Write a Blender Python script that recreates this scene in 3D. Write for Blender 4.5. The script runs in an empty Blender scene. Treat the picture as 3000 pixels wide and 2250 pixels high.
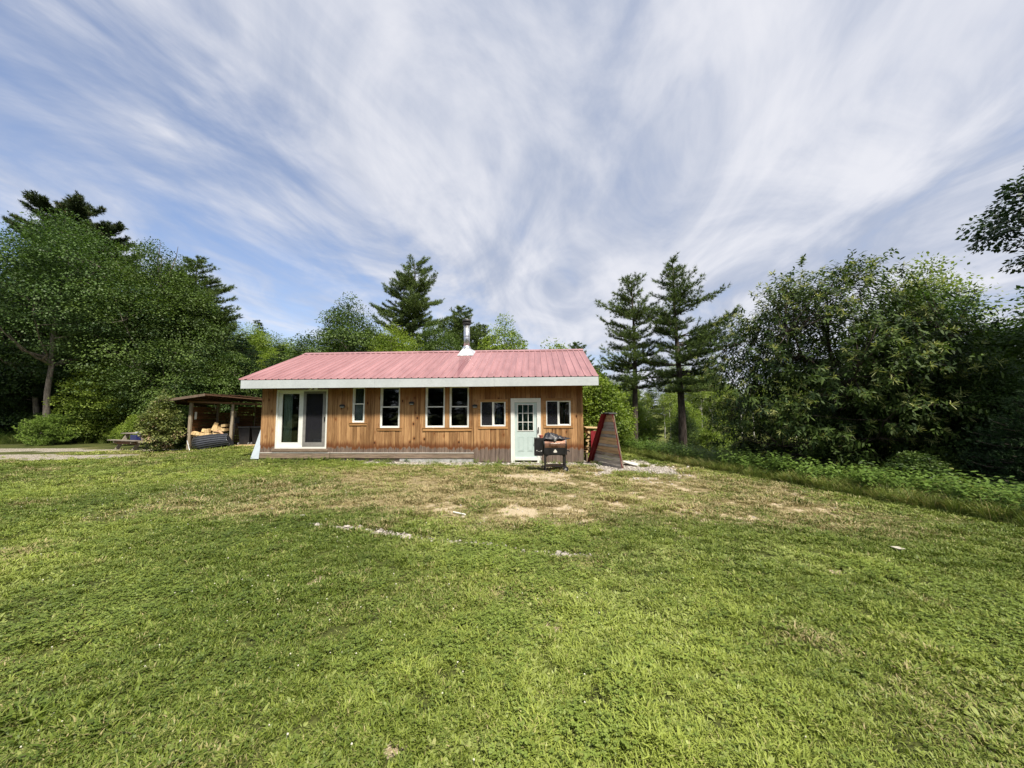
import bpy, math, random
import numpy as np
from mathutils import Vector, Matrix

# ------------------------------------------------------------------ camera, sky, sun, exposure
S = bpy.context.scene
COL = S.collection
R = math.radians
PITCH, ROLL, EYE = R(4.47), R(0.29), 1.65
cd = bpy.data.cameras.new("camera"); cam = bpy.data.objects.new("camera", cd); COL.objects.link(cam)
f = Vector((0, math.cos(PITCH), math.sin(PITCH))); r0 = Vector((1, 0, 0)); u0 = r0.cross(f)
r_ = r0*math.cos(ROLL) - u0*math.sin(ROLL); u_ = r0*math.sin(ROLL) + u0*math.cos(ROLL)
M = Matrix((r_, u_, -f)).transposed().to_4x4(); M.translation = Vector((0, 0, EYE)); cam.matrix_world = M
cd.sensor_width = 36; cd.lens = 13.2; cd.clip_start = .05; cd.clip_end = 2000
S.camera = cam
S.view_settings.view_transform = 'Standard'; S.view_settings.look = 'None'
S.view_settings.exposure = 0.74; S.view_settings.gamma = 1; S.view_settings.use_curve_mapping = False
SUN_EL, SUN_AZ = R(57), R(150)

class NT:
    def __init__(s, nt): s.nt = nt; s.nt.nodes.clear()
    def n(s, t, **k):
        nd = s.nt.nodes.new(t)
        for a, b in k.items():
            if a.startswith('i_'):
                key = a[2:]; key = int(key) if key.isdigit() else key.replace('_', ' ')
                s.put(nd.inputs[key], b)
            else: setattr(nd, a, b)
        return nd
    def put(s, sock, v):
        if isinstance(v, bpy.types.NodeSocket): s.nt.links.new(v, sock)
        else:
            if isinstance(v, (tuple, list)) and len(v) == 3 and sock.type == 'RGBA': v = (*v, 1)
            sock.default_value = v
    def m(s, op, a, b=0.0, c=None, clamp=False):
        nd = s.nt.nodes.new('ShaderNodeMath'); nd.operation = op; nd.use_clamp = clamp
        s.put(nd.inputs[0], a); s.put(nd.inputs[1], b)
        if c is not None: s.put(nd.inputs[2], c)
        return nd.outputs[0]
    def mix(s, f, a, b, blend='MIX'):
        nd = s.nt.nodes.new('ShaderNodeMix'); nd.data_type = 'RGBA'; nd.blend_type = blend
        s.put(nd.inputs[0], f); s.put(nd.inputs[6], a); s.put(nd.inputs[7], b); return nd.outputs[2]
    def rng(s, v, a, b, c=0.0, d=1.0, smooth=True):
        nd = s.nt.nodes.new('ShaderNodeMapRange'); nd.interpolation_type = 'SMOOTHSTEP' if smooth else 'LINEAR'
        for i, x in enumerate((v, a, b, c, d)): s.put(nd.inputs[i], x)
        return nd.outputs[0]
    def noise(s, vec, scale, detail=4, rough=.55, dist=0.0):
        nd = s.n('ShaderNodeTexNoise'); s.put(nd.inputs['Vector'], vec)
        nd.inputs['Scale'].default_value = scale; nd.inputs['Detail'].default_value = detail
        nd.inputs['Roughness'].default_value = rough; nd.inputs['Distortion'].default_value = dist
        return nd.outputs[0]
    def vscale(s, vec, sc):
        nd = s.n('ShaderNodeVectorMath', operation='MULTIPLY'); s.put(nd.inputs[0], vec); nd.inputs[1].default_value = sc
        return nd.outputs[0]
    def vadd(s, a, b):
        nd = s.n('ShaderNodeVectorMath', operation='ADD'); s.put(nd.inputs[0], a); s.put(nd.inputs[1], b); return nd.outputs[0]

W = bpy.data.worlds.new("World"); S.world = W; W.use_nodes = True
w = NT(W.node_tree)
tc = w.n('ShaderNodeTexCoord'); sx = w.n('ShaderNodeSeparateXYZ'); w.put(sx.inputs[0], tc.outputs['Generated'])
zz = w.m('ADD', w.m('MAXIMUM', sx.outputs[2], 0.0), .13)
px = w.m('DIVIDE', sx.outputs[0], zz); py = w.m('DIVIDE', sx.outputs[1], zz)
A = R(16)
uu = w.m('SUBTRACT', w.m('MULTIPLY', px, math.cos(A)), w.m('MULTIPLY', py, math.sin(A)))
vv = w.m('ADD', w.m('MULTIPLY', px, math.sin(A)), w.m('MULTIPLY', py, math.cos(A)))
def uvn(su, sv, off, scale, detail, rough, dist):
    cb = w.n('ShaderNodeCombineXYZ'); w.put(cb.inputs[0], w.m('MULTIPLY', uu, su)); w.put(cb.inputs[1], w.m('MULTIPLY', vv, sv)); cb.inputs[2].default_value = off
    return w.noise(cb.outputs[0], scale, detail, rough, dist)
n1 = uvn(1, .42, 21.7, .62, 5, .5, .7)
n2 = uvn(1, .34, 5.4, 2.6, 5, .55, 1.0)
n3 = uvn(1, .7, 1.2, 1.5, 8, .58, 1.0)
cov = w.m('ADD', w.m('ADD', w.m('MULTIPLY', n1, .66), w.m('MULTIPLY', n2, .13)), w.m('MULTIPLY', n3, .31))
n4 = uvn(1, .55, 1.3, 6.5, 6, .6, .8)
cov = w.m('ADD', cov, w.m('MULTIPLY', w.m('SUBTRACT', n4, .5), .12))
cov = w.m('ADD', cov, w.m('MULTIPLY', w.rng(uu, -2.4, 1.6, -1, 1), .10))
mask = w.rng(cov, .37, .61)
mask = w.m('MAXIMUM', w.m('ADD', w.m('MULTIPLY', mask, .92), .05), w.rng(sx.outputs[2], 0.0, .34, .85, .0))
sky = w.n('ShaderNodeTexSky', sky_type='NISHITA', sun_disc=False, sun_elevation=SUN_EL, sun_rotation=SUN_AZ, altitude=100, air_density=1.0, dust_density=.6, ozone_density=1.6)
blue = w.mix(1.0, sky.outputs[0], (1.18, 1.12, 1.16), 'MULTIPLY')
shade = w.rng(w.m('ADD', w.m('MULTIPLY', n3, .6), w.m('MULTIPLY', n2, .4)), .36, .66)
cloud = w.mix(shade, (2.75, 3.1, 3.95), (5.1, 5.15, 5.5))
bg = w.n('ShaderNodeBackground'); w.put(bg.inputs[0], w.mix(mask, blue, cloud)); bg.inputs[1].default_value = 0.1
wo = w.n('ShaderNodeOutputWorld'); w.nt.links.new(bg.outputs[0], wo.inputs[0])

sd = bpy.data.lights.new("sun", 'SUN'); sd.energy = 4.6; sd.angle = R(5); sd.color = (1, .93, .80)
so = bpy.data.objects.new("sun", sd); COL.objects.link(so)
sdir = Vector((math.sin(SUN_AZ)*math.cos(SUN_EL), math.cos(SUN_AZ)*math.cos(SUN_EL), math.sin(SUN_EL)))
so.rotation_euler = sdir.to_track_quat('Z', 'Y').to_euler(); so.location = (20, -20, 40)

rng = np.random.default_rng(7); rnd = random.Random(5)

# ------------------------------------------------------------------ helpers
def tag(o, label=None, cat=None, group=None, kind=None):
    if label: o['label'] = label
    if cat: o['category'] = cat
    if group: o['group'] = group
    if kind: o['kind'] = kind
    return o
def empty(name, loc=(0, 0, 0), rz=0, label=None, cat=None, group=None):
    o = bpy.data.objects.new(name, None); COL.objects.link(o); o.location = loc; o.rotation_euler = (0, 0, rz)
    o.empty_display_size = .2
    return tag(o, label, cat, group)
def link(name, me, mat=None, parent=None, loc=None, rot=None):
    o = bpy.data.objects.new(name, me); COL.objects.link(o)
    if mat is not None and not me.materials:
        for m_ in (mat if isinstance(mat, (list, tuple)) else [mat]): me.materials.append(m_)
    if parent is not None: o.parent = parent
    if loc is not None: o.location = loc
    if rot is not None: o.rotation_euler = rot
    return o
def npmesh(name, V, F, smooth=False, tint=None):
    """V (n,3), F (m,k) with constant k"""
    V = np.asarray(V, np.float32); F = np.asarray(F, np.int32); k = F.shape[1]
    me = bpy.data.meshes.new(name); me.vertices.add(len(V)); me.vertices.foreach_set('co', V.ravel())
    me.loops.add(F.size); me.loops.foreach_set('vertex_index', F.ravel())
    me.polygons.add(len(F)); me.polygons.foreach_set('loop_start', np.arange(0, F.size, k, dtype=np.int32))
    me.polygons.foreach_set('loop_total', np.full(len(F), k, np.int32))
    if smooth: me.polygons.foreach_set('use_smooth', np.ones(len(F), bool))
    if tint is not None:
        a = me.attributes.new('tint', 'FLOAT', 'FACE'); a.data.foreach_set('value', np.asarray(tint, np.float32))
    me.update(); return me
class MB:
    def __init__(s): s.v = []; s.f = []
    def add(s, vs, fs):
        b = len(s.v); s.v += [tuple(map(float, q)) for q in vs]; s.f += [tuple(b+i for i in q) for q in fs]; return s
    def box(s, x0, x1, y0, y1, z0, z1, j=0):
        vs = [(x, y, z) for z in (z0, z1) for y in (y0, y1) for x in (x0, x1)]
        if j: vs = [tuple(c+rnd.uniform(-j, j) for c in q) for q in vs]
        return s.add(vs, [(0, 2, 3, 1), (4, 5, 7, 6), (0, 1, 5, 4), (1, 3, 7, 5), (3, 2, 6, 7), (2, 0, 4, 6)])
    def bar(s, p, q, w_, h_, up=(0, 0, 1)):
        p, q = Vector(p), Vector(q); d = (q-p).normalized(); up = Vector(up)
        if abs(d.dot(up)) > .98: up = Vector((0, 1, 0))
        a = d.cross(up).normalized()*w_/2; b = a.cross(d).normalized()*h_/2
        vs = [p-a-b, p+a-b, p+a+b, p-a+b, q-a-b, q+a-b, q+a+b, q-a+b]
        return s.add(vs, [(0, 3, 2, 1), (4, 5, 6, 7), (0, 1, 5, 4), (1, 2, 6, 5), (2, 3, 7, 6), (3, 0, 4, 7)])
    def tube(s, pts, rad, n=6, cap=True):
        pts = [Vector(p) for p in pts]; rr = rad if isinstance(rad, (list, tuple)) else [rad]*len(pts)
        vs = []; ref = Vector((.3, .9, .1))
        for i, p in enumerate(pts):
            d = (pts[min(i+1, len(pts)-1)]-pts[max(i-1, 0)]).normalized()
            a = d.cross(ref)
            if a.length < .1: a = d.cross(Vector((1, 0, 0)))
            a.normalize(); b = d.cross(a)
            for k in range(n):
                t = 2*math.pi*k/n; vs.append(p+(a*math.cos(t)+b*math.sin(t))*rr[i])
        fs = [(i*n+k, i*n+(k+1) % n, (i+1)*n+(k+1) % n, (i+1)*n+k) for i in range(len(pts)-1) for k in range(n)]
        if cap: fs += [tuple(range(n-1, -1, -1)), tuple((len(pts)-1)*n+k for k in range(n))]
        return s.add(vs, fs)
    def lathe(s, prof, c=(0, 0, 0), n=20, axis='z'):
        vs = []
        for r, h in prof:
            for k in range(n):
                t = 2*math.pi*k/n; a, b = r*math.cos(t), r*math.sin(t)
                q = (a, b, h) if axis == 'z' else ((h, a, b) if axis == 'x' else (a, h, b))
                vs.append((q[0]+c[0], q[1]+c[1], q[2]+c[2]))
        fs = [(i*n+k, i*n+(k+1) % n, (i+1)*n+(k+1) % n, (i+1)*n+k) for i in range(len(prof)-1) for k in range(n)]
        fs += [tuple(range(n-1, -1, -1)), tuple((len(prof)-1)*n+k for k in range(n))]
        return s.add(vs, fs)
    def prism(s, poly, p0, ex, ez, ey, th):
        """polygon (a,b) in plane p0+a*ex+b*ez, extruded by th along ey"""
        p0, ex, ez, ey = map(Vector, (p0, ex, ez, ey)); n = len(poly)
        vs = [p0+ex*a+ez*b for a, b in poly]+[p0+ex*a+ez*b+ey*th for a, b in poly]
        return s.add(vs, [tuple(range(n)), tuple(range(2*n-1, n-1, -1))]+[(i, i+n, (i+1) % n+n, (i+1) % n) for i in range(n)])
    def mesh(s, name, smooth=False):
        me = bpy.data.meshes.new(name); me.from_pydata(s.v, [], s.f)
        import bmesh
        b = bmesh.new(); b.from_mesh(me); bmesh.ops.recalc_face_normals(b, faces=b.faces); b.to_mesh(me); b.free()
        if smooth:
            me.polygons.foreach_set('use_smooth', np.ones(len(me.polygons), bool))
        me.update(); return me
    def build(s, name, mat, parent=None, smooth=False, loc=None, rot=None, bevel=0):
        o = link(name, s.mesh(name, smooth), mat, parent, loc, rot)
        if bevel:
            b = o.modifiers.new('bevel', 'BEVEL'); b.width = bevel; b.segments = 2; b.limit_method = 'ANGLE'
        return o

def hash2(ix, iy, seed):
    h = (ix.astype(np.int64)*374761393+iy.astype(np.int64)*668265263+seed*1274126177) & 0xffffffff
    h = ((h ^ (h >> 13))*1274126177) & 0xffffffff
    return ((h ^ (h >> 16)) & 0xffff)/65535.
def vn(x, y, sc, seed=0, oct=3):
    x = np.asarray(x, float)*sc; y = np.asarray(y, float)*sc; t = 0; a = 1; tot = 0
    for o in range(oct):
        ix = np.floor(x); iy = np.floor(y); fx = x-ix; fy = y-iy; fx = fx*fx*(3-2*fx); fy = fy*fy*(3-2*fy)
        h = lambda i, j: hash2(ix+i, iy+j, seed+o*17)
        t = t+a*((h(0, 0)*(1-fx)+h(1, 0)*fx)*(1-fy)+(h(0, 1)*(1-fx)+h(1, 1)*fx)*fy); tot += a; a *= .5; x = x*2.03+11.3; y = y*2.03+5.7
    return t/tot
def ss(a, b, x): t = np.clip((x-a)/(b-a), 0, 1); return t*t*(3-2*t)

# ------------------------------------------------------------------ materials
def newmat(name):
    m_ = bpy.data.materials.new(name); m_.use_nodes = True; return m_, NT(m_.node_tree)
def finish(t, color, rough=.6, metal=0, spec=.5, bump=None, bstr=.3, bdist=.01, **k):
    p = t.n('ShaderNodeBsdfPrincipled'); t.put(p.inputs['Base Color'], color); t.put(p.inputs['Roughness'], rough)
    p.inputs['Metallic'].default_value = metal; p.inputs['Specular IOR Level'].default_value = spec
    if bump is not None:
        b = t.n('ShaderNodeBump'); t.put(b.inputs['Height'], bump); b.inputs['Strength'].default_value = bstr; b.inputs['Distance'].default_value = bdist
        t.nt.links.new(b.outputs[0], p.inputs['Normal'])
    o = t.n('ShaderNodeOutputMaterial'); t.nt.links.new(p.outputs[0], o.inputs[0]); return p
def objco(t): return t.n('ShaderNodeTexCoord').outputs['Object']
def objrand(t): return t.n('ShaderNodeObjectInfo').outputs['Random']
def plain(name, c, rough=.6, metal=0, var=.12, sc=6, spec=.4, bump=0):
    m_, t = newmat(name); co = objco(t); nz = t.noise(co, sc, 6, .65)
    nz2 = t.noise(co, sc*7, 3, .6)
    v = t.m('ADD', t.m('MULTIPLY', nz, .6), t.m('MULTIPLY', nz2, .4))
    d = tuple(x*(1-var*1.6) for x in c); b = tuple(min(1, x*(1+var)) for x in c)
    finish(t, t.mix(t.rng(v, .35, .65), d, b), t.rng(nz, .3, .7, max(.02, rough-.08), min(1, rough+.1)), metal, spec, nz2 if bump else None, bump or .1, .004)
    return m_
def wood(name, c1, c2, axis='z', rough=.75, rand=.35, grey=None, knots=True, gs=1.0):
    """long grain along axis, knots, per-plank tone"""
    m_, t = newmat(name); co = objco(t); rn = objrand(t)
    off = t.n('ShaderNodeCombineXYZ'); t.put(off.inputs[0], t.m('MULTIPLY', rn, 37.)); t.put(off.inputs[1], t.m('MULTIPLY', rn, 91.)); t.put(off.inputs[2], t.m('MULTIPLY', rn, 53.))
    cc = t.vadd(co, off.outputs[0])
    st = {'z': (14*gs, 14*gs, 1.1), 'x': (1.1, 14*gs, 14*gs), 'y': (14*gs, 1.1, 14*gs)}[axis]
    g = t.noise(t.vscale(cc, st), 1.6, 8, .65, .6); g2 = t.noise(t.vscale(cc, st), 6, 4, .6)
    v = t.m('ADD', t.m('MULTIPLY', g, .7), t.m('MULTIPLY', g2, .3))
    c = t.mix(t.rng(v, .32, .66), c1, c2)
    c = t.mix(1.0, c, t.mix(rn, (1-rand, 1-rand*1.05, 1-rand*1.1), (1+rand*.5, 1+rand*.45, 1+rand*.35)), 'MULTIPLY')
    if grey:
        gm = t.rng(t.m('ADD', t.noise(cc, 1.2, 4, .6), t.m('MULTIPLY', rn, .35)), .5, .8)
        c = t.mix(gm, c, t.mix(v, tuple(x*.6 for x in grey), grey))
    if knots:
        vo = t.n('ShaderNodeTexVoronoi', feature='F1'); t.put(vo.inputs['Vector'], t.vscale(cc, (1, 1, .8) if axis == 'z' else (.8, 1, 1))); vo.inputs['Scale'].default_value = 3.2
        k = t.rng(t.m('ADD', vo.outputs['Distance'], t.m('MULTIPLY', g2, .06)), .07, .125)
        c = t.mix(t.m('SUBTRACT', 1.0, k), c, tuple(x*.32 for x in c1))
    finish(t, c, rough, 0, .25, v, .35, .004); return m_
def siding(name):
    m_, t = newmat(name); co = objco(t); rn = objrand(t)
    off = t.n('ShaderNodeCombineXYZ'); t.put(off.inputs[0], t.m('MULTIPLY', rn, 37.)); t.put(off.inputs[2], t.m('MULTIPLY', rn, 53.))
    cc = t.vadd(co, off.outputs[0])
    g = t.noise(t.vscale(cc, (13, 13, .9)), 1.5, 8, .65, .7); g2 = t.noise(t.vscale(cc, (20, 20, 1.2)), 4, 4, .6)
    v = t.m('ADD', t.m('MULTIPLY', g, .65), t.m('MULTIPLY', g2, .35))
    c = t.mix(t.rng(v, .30, .68), (.20, .098, .042), (.44, .26, .125))
    c = t.mix(1.0, c, t.mix(rn, (.62, .57, .52), (1.28, 1.27, 1.26)), 'MULTIPLY')
    # bleached streaks running down the boards
    st = t.noise(t.vscale(cc, (9, 9, .35)), 2.0, 3, .5)
    c = t.mix(t.rng(st, .48, .70, 0, .6), c, (.56, .335, .155))
    # knots: small dark cores, warm ring
    vo = t.n('ShaderNodeTexVoronoi', feature='F1'); t.put(vo.inputs['Vector'], t.vscale(cc, (1, 1, .75))); vo.inputs['Scale'].default_value = 3.4
    dk = t.m('ADD', vo.outputs['Distance'], t.m('MULTIPLY', g2, .07))
    ring = t.m('SUBTRACT', 1.0, t.rng(dk, .18, .32)); c = t.mix(t.m('MULTIPLY', ring, .55), c, (.2, .07, .02))
    core = t.m('SUBTRACT', 1.0, t.rng(dk, .125, .165)); c = t.mix(t.m('MULTIPLY', core, .9), c, (.035, .014, .008))
    s_ = t.n('ShaderNodeSeparateXYZ'); t.put(s_.inputs[0], co)
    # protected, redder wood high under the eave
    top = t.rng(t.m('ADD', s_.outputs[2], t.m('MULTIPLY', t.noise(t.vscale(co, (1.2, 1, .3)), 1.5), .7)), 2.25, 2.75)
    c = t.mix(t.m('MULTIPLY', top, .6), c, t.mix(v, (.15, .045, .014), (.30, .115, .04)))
    # rain splash weathering at the foot of the wall, edge different on every board
    lv = t.m('ADD', t.m('ADD', t.m('MULTIPLY', t.noise(t.vscale(co, (.45, 0, 0)), 1.0, 2), .3), t.m('MULTIPLY', t.noise(t.vscale(cc, (9, 0, 1.2)), 1.0, 4, .6), .42)), t.m('MULTIPLY', rn, .05))
    dz = t.m('SUBTRACT', s_.outputs[2], t.m('ADD', lv, .12))
    band = t.m('MULTIPLY', t.rng(dz, -.07, .0), t.m('SUBTRACT', 1.0, t.rng(dz, .02, .24)))
    c = t.mix(t.m('MULTIPLY', band, .9), c, t.mix(v, (.055, .018, .008), (.20, .065, .022)))
    gr = t.m('SUBTRACT', 1.0, t.rng(dz, -.06, .0))
    c = t.mix(t.m('MULTIPLY', gr, .93), c, t.mix(t.rng(v, .3, .7), (.07, .054, .048), (.23, .18, .155)))
    finish(t, c, .8, 0, .2, v, .5, .004); return m_
def leafmat(name, dark, light, trans=.28, rough=.55, spec=.35, yellow=None):
    m_, t = newmat(name)
    a = t.n('ShaderNodeAttribute', attribute_name='tint'); rn = objrand(t)
    g = t.n('ShaderNodeNewGeometry').outputs['Position']; big = t.noise(g, .55, 3, .5)
    v = t.m('ADD', t.m('MULTIPLY', a.outputs['Fac'], .62), t.m('ADD', t.m('MULTIPLY', big, .45), t.m('MULTIPLY', rn, .12)))
    c = t.mix(t.rng(v, .25, .85), dark, light)
    if yellow: c = t.mix(t.rng(a.outputs['Fac'], .82, 1.0), c, yellow)
    p = t.n('ShaderNodeBsdfPrincipled'); t.put(p.inputs['Base Color'], c); p.inputs['Roughness'].default_value = rough; p.inputs['Specular IOR Level'].default_value = spec
    tr = t.n('ShaderNodeBsdfTranslucent'); t.put(tr.inputs[0], t.mix(1.0, c, (1.15, 1.25, .6), 'MULTIPLY'))
    mx = t.n('ShaderNodeMixShader'); mx.inputs[0].default_value = trans
    t.nt.links.new(p.outputs[0], mx.inputs[1]); t.nt.links.new(tr.outputs[0], mx.inputs[2])
    o = t.n('ShaderNodeOutputMaterial'); t.nt.links.new(mx.outputs[0], o.inputs[0]); return m_
def barkmat(name, c1, c2, sc=1.0):
    m_, t = newmat(name); g = t.n('ShaderNodeTexCoord').outputs['Object']
    n = t.noise(t.vscale(g, (9*sc, 9*sc, 2.2*sc)), 1.6, 8, .7, .4)
    finish(t, t.mix(t.rng(n, .35, .65), c1, c2), .9, 0, .2, n, .8, .02); return m_
def grassmat(name, g1, g2, straw, trans=.2):
    m_, t = newmat(name)
    a = t.n('ShaderNodeAttribute', attribute_name='tint', attribute_type='INSTANCER').outputs['Fac']
    d = t.n('ShaderNodeAttribute', attribute_name='dry', attribute_type='INSTANCER').outputs['Fac']
    b = t.n('ShaderNodeAttribute', attribute_name='tint').outputs['Fac']
    c = t.mix(t.m('ADD', t.m('MULTIPLY', a, .68), t.m('MULTIPLY', b, .4)), g1, g2)
    c = t.mix(t.rng(t.m('ADD', d, t.m('MULTIPLY', t.m('SUBTRACT', b, .5), .7)), .25, .8), c, straw)
    p = t.n('ShaderNodeBsdfPrincipled'); t.put(p.inputs['Base Color'], c); p.inputs['Roughness'].default_value = .5; p.inputs['Specular IOR Level'].default_value = .3
    tr = t.n('ShaderNodeBsdfTranslucent'); t.put(tr.inputs[0], t.mix(1.0, c, (1.1, 1.15, .7), 'MULTIPLY'))
    mx = t.n('ShaderNodeMixShader'); mx.inputs[0].default_value = trans
    t.nt.links.new(p.outputs[0], mx.inputs[1]); t.nt.links.new(tr.outputs[0], mx.inputs[2])
    o = t.n('ShaderNodeOutputMaterial'); t.nt.links.new(mx.outputs[0], o.inputs[0]); return m_
def glassmat(name, tintc=(.75, .8, .8)):
    m_, t = newmat(name)
    tr = t.n('ShaderNodeBsdfTransparent'); tr.inputs[0].default_value = (*tintc, 1)
    gl = t.n('ShaderNodeBsdfGlossy'); gl.inputs['Roughness'].default_value = .02
    nz = t.noise(objco(t), 1.1, 2, .5); b = t.n('ShaderNodeBump'); t.put(b.inputs['Height'], nz); b.inputs['Strength'].default_value = .25; b.inputs['Distance'].default_value = .02
    t.nt.links.new(b.outputs[0], gl.inputs['Normal'])
    fr = t.n('ShaderNodeFresnel'); fr.inputs[0].default_value = 1.5
    mx = t.n('ShaderNodeMixShader'); t.put(mx.inputs[0], t.m('ADD', t.m('MULTIPLY', fr.outputs[0], 1.4), .02))
    t.nt.links.new(tr.outputs[0], mx.inputs[1]); t.nt.links.new(gl.outputs[0], mx.inputs[2])
    o = t.n('ShaderNodeOutputMaterial'); t.nt.links.new(mx.outputs[0], o.inputs[0]); return m_
def screenmat(name):
    m_, t = newmat(name)
    tr = t.n('ShaderNodeBsdfTransparent'); df = t.n('ShaderNodeBsdfDiffuse'); df.inputs[0].default_value = (.045, .045, .055, 1)
    mx = t.n('ShaderNodeMixShader'); mx.inputs[0].default_value = .30
    t.nt.links.new(tr.outputs[0], mx.inputs[1]); t.nt.links.new(df.outputs[0], mx.inputs[2])
    o = t.n('ShaderNodeOutputMaterial'); t.nt.links.new(mx.outputs[0], o.inputs[0]); return m_
m_siding = siding('cedar_siding')
m_trim = wood('window_trim_wood', (.26, .125, .045), (.5, .28, .12), 'x', rand=.15)
m_greybd = wood('weathered_baseboard', (.13, .095, .07), (.33, .25, .19), 'x', rand=.15)
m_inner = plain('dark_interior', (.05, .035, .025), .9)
m_white = plain('white_vinyl', (.78, .78, .74), .45, var=.05, sc=3)
m_fascia = plain('white_painted_fascia', (.50, .535, .555), .5, var=.05, sc=1.5, bump=.15)
m_soffit = plain('soffit_wood', (.16, .11, .07), .9)
m_door = plain('pale_mint_door_paint', (.50, .60, .585), .45, var=.03, sc=2)
m_glass = glassmat('window_glass')
m_screen = screenmat('insect_screen')
m_greyfr = plain('grey_screen_frame', (.23, .22, .21), .5)
m_black = plain('black_enamel', (.012, .012, .014), .35, spec=.5)
m_blackpl = plain('black_plastic', (.02, .02, .024), .45)
m_steel = plain('galvanised_steel', (.62, .63, .65), .28, metal=.9, var=.1, sc=5)
m_darksteel = plain('dark_cowl_steel', (.05, .05, .05), .5, metal=.5)

def roofmat():
    m_, t = newmat('faded_red_roof_metal'); co = objco(t)
    n = t.noise(t.vscale(co, (2.2, .5, .5)), 1.5, 5, .6); n2 = t.noise(co, 30, 2, .6)
    c = t.mix(t.rng(t.m('ADD', t.m('MULTIPLY', n, .8), t.m('MULTIPLY', n2, .2)), .35, .65), (.265, .127, .13), (.355, .183, .19))
    c = t.mix(1.0, c, t.mix(objrand(t), (.93, .9, .9), (1.04, 1.05, 1.05)), 'MULTIPLY'); stk = t.noise(t.vscale(co, (7, .35, .35)), 2.0, 4, .6); c = t.mix(t.rng(stk, .56, .74, 0, .35), c, (.22, .10, .10))
    sc = t.n('ShaderNodeSeparateXYZ'); t.put(sc.inputs[0], co)
    dx = t.m('MULTIPLY', t.m('SUBTRACT', t.m('FRACT', t.m('DIVIDE', sc.outputs[0], .2286)), .36), .2286); dy = t.m('MULTIPLY', t.m('SUBTRACT', t.m('FRACT', t.m('DIVIDE', sc.outputs[1], .58)), .5), .58)
    dd = t.m('SQRT', t.m('ADD', t.m('MULTIPLY', dx, dx), t.m('MULTIPLY', dy, dy))); c = t.mix(t.m('MULTIPLY', t.m('LESS_THAN', dd, .014), .65), c, (.09, .035, .035))
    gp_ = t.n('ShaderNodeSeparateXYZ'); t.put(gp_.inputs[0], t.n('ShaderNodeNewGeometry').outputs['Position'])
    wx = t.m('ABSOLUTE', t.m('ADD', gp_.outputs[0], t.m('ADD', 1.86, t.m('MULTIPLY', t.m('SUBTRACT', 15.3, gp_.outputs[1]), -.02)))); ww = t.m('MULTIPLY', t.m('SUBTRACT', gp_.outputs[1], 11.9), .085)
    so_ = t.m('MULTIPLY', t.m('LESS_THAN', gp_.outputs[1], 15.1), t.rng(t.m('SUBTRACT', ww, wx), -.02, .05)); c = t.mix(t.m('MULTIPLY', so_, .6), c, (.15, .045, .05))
    sp = t.n('ShaderNodeSeparateXYZ'); t.put(sp.inputs[0], co)
    finish(t, c, t.rng(n, .3, .7, .36, .5), 0, .6); return m_
m_roof = roofmat()
m_redmetal = plain('dark_red_metal', (.20, .012, .018), .4, var=.15, spec=.5)

# ------------------------------------------------------------------ ground
EY = np.array([-30, 0, 4, 5.47, 6.18, 7.03, 8.91, 10.74, 12.87, 15.25, 16.67, 25, 60, 400.])
EX = np.array([9, 8.2, 7.6, 7.26, 7.12, 6.87, 6.35, 5.76, 5.18, 4.78, 4.18, 0.5, -5, -5.])
def edge(y): return np.interp(y, EY, EX)
def height(x, y):
    x = np.asarray(x, float); y = np.asarray(y, float); e = x-edge(y)
    h = -.45*ss(0, 3, e)-ss(0, 8, e)*.062*np.clip(y-16, 0, 60)
    h = h+.17*np.exp(-((x+11.6)/2.3)**2-((y-17.4)/2.3)**2)+.10*np.exp(-((x+8.5)/3.8)**2-((y-14.0)/2.6)**2)
    h = h+.035*(vn(x, y, .5, 3, 3)-.5)*ss(1, 4, np.hypot(x, y))+.015*(vn(x, y, 3., 9, 2)-.5)
    return h
def segd(x, y, pts):
    d = np.full(np.shape(x), 1e9)
    for (ax, ay), (bx, by) in zip(pts[:-1], pts[1:]):
        t = np.clip(((x-ax)*(bx-ax)+(y-ay)*(by-ay))/((bx-ax)**2+(by-ay)**2), 0, 1)
        d = np.minimum(d, np.hypot(x-ax-t*(bx-ax), y-ay-t*(by-ay)))
    return d
YAW = R(3.3); PR = np.array([2.344, 12.632])
def house_uv(x, y):
    dx, dy = x-PR[0], y-PR[1]; return dx*math.cos(YAW)-dy*math.sin(YAW), dx*math.sin(YAW)+dy*math.cos(YAW)
LINE = [(-3.05, 5.76), (-2.4, 5.6), (-1.82, 5.38), (-.9, 5.02), (.24, 4.66), (.9, 4.5)]
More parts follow.
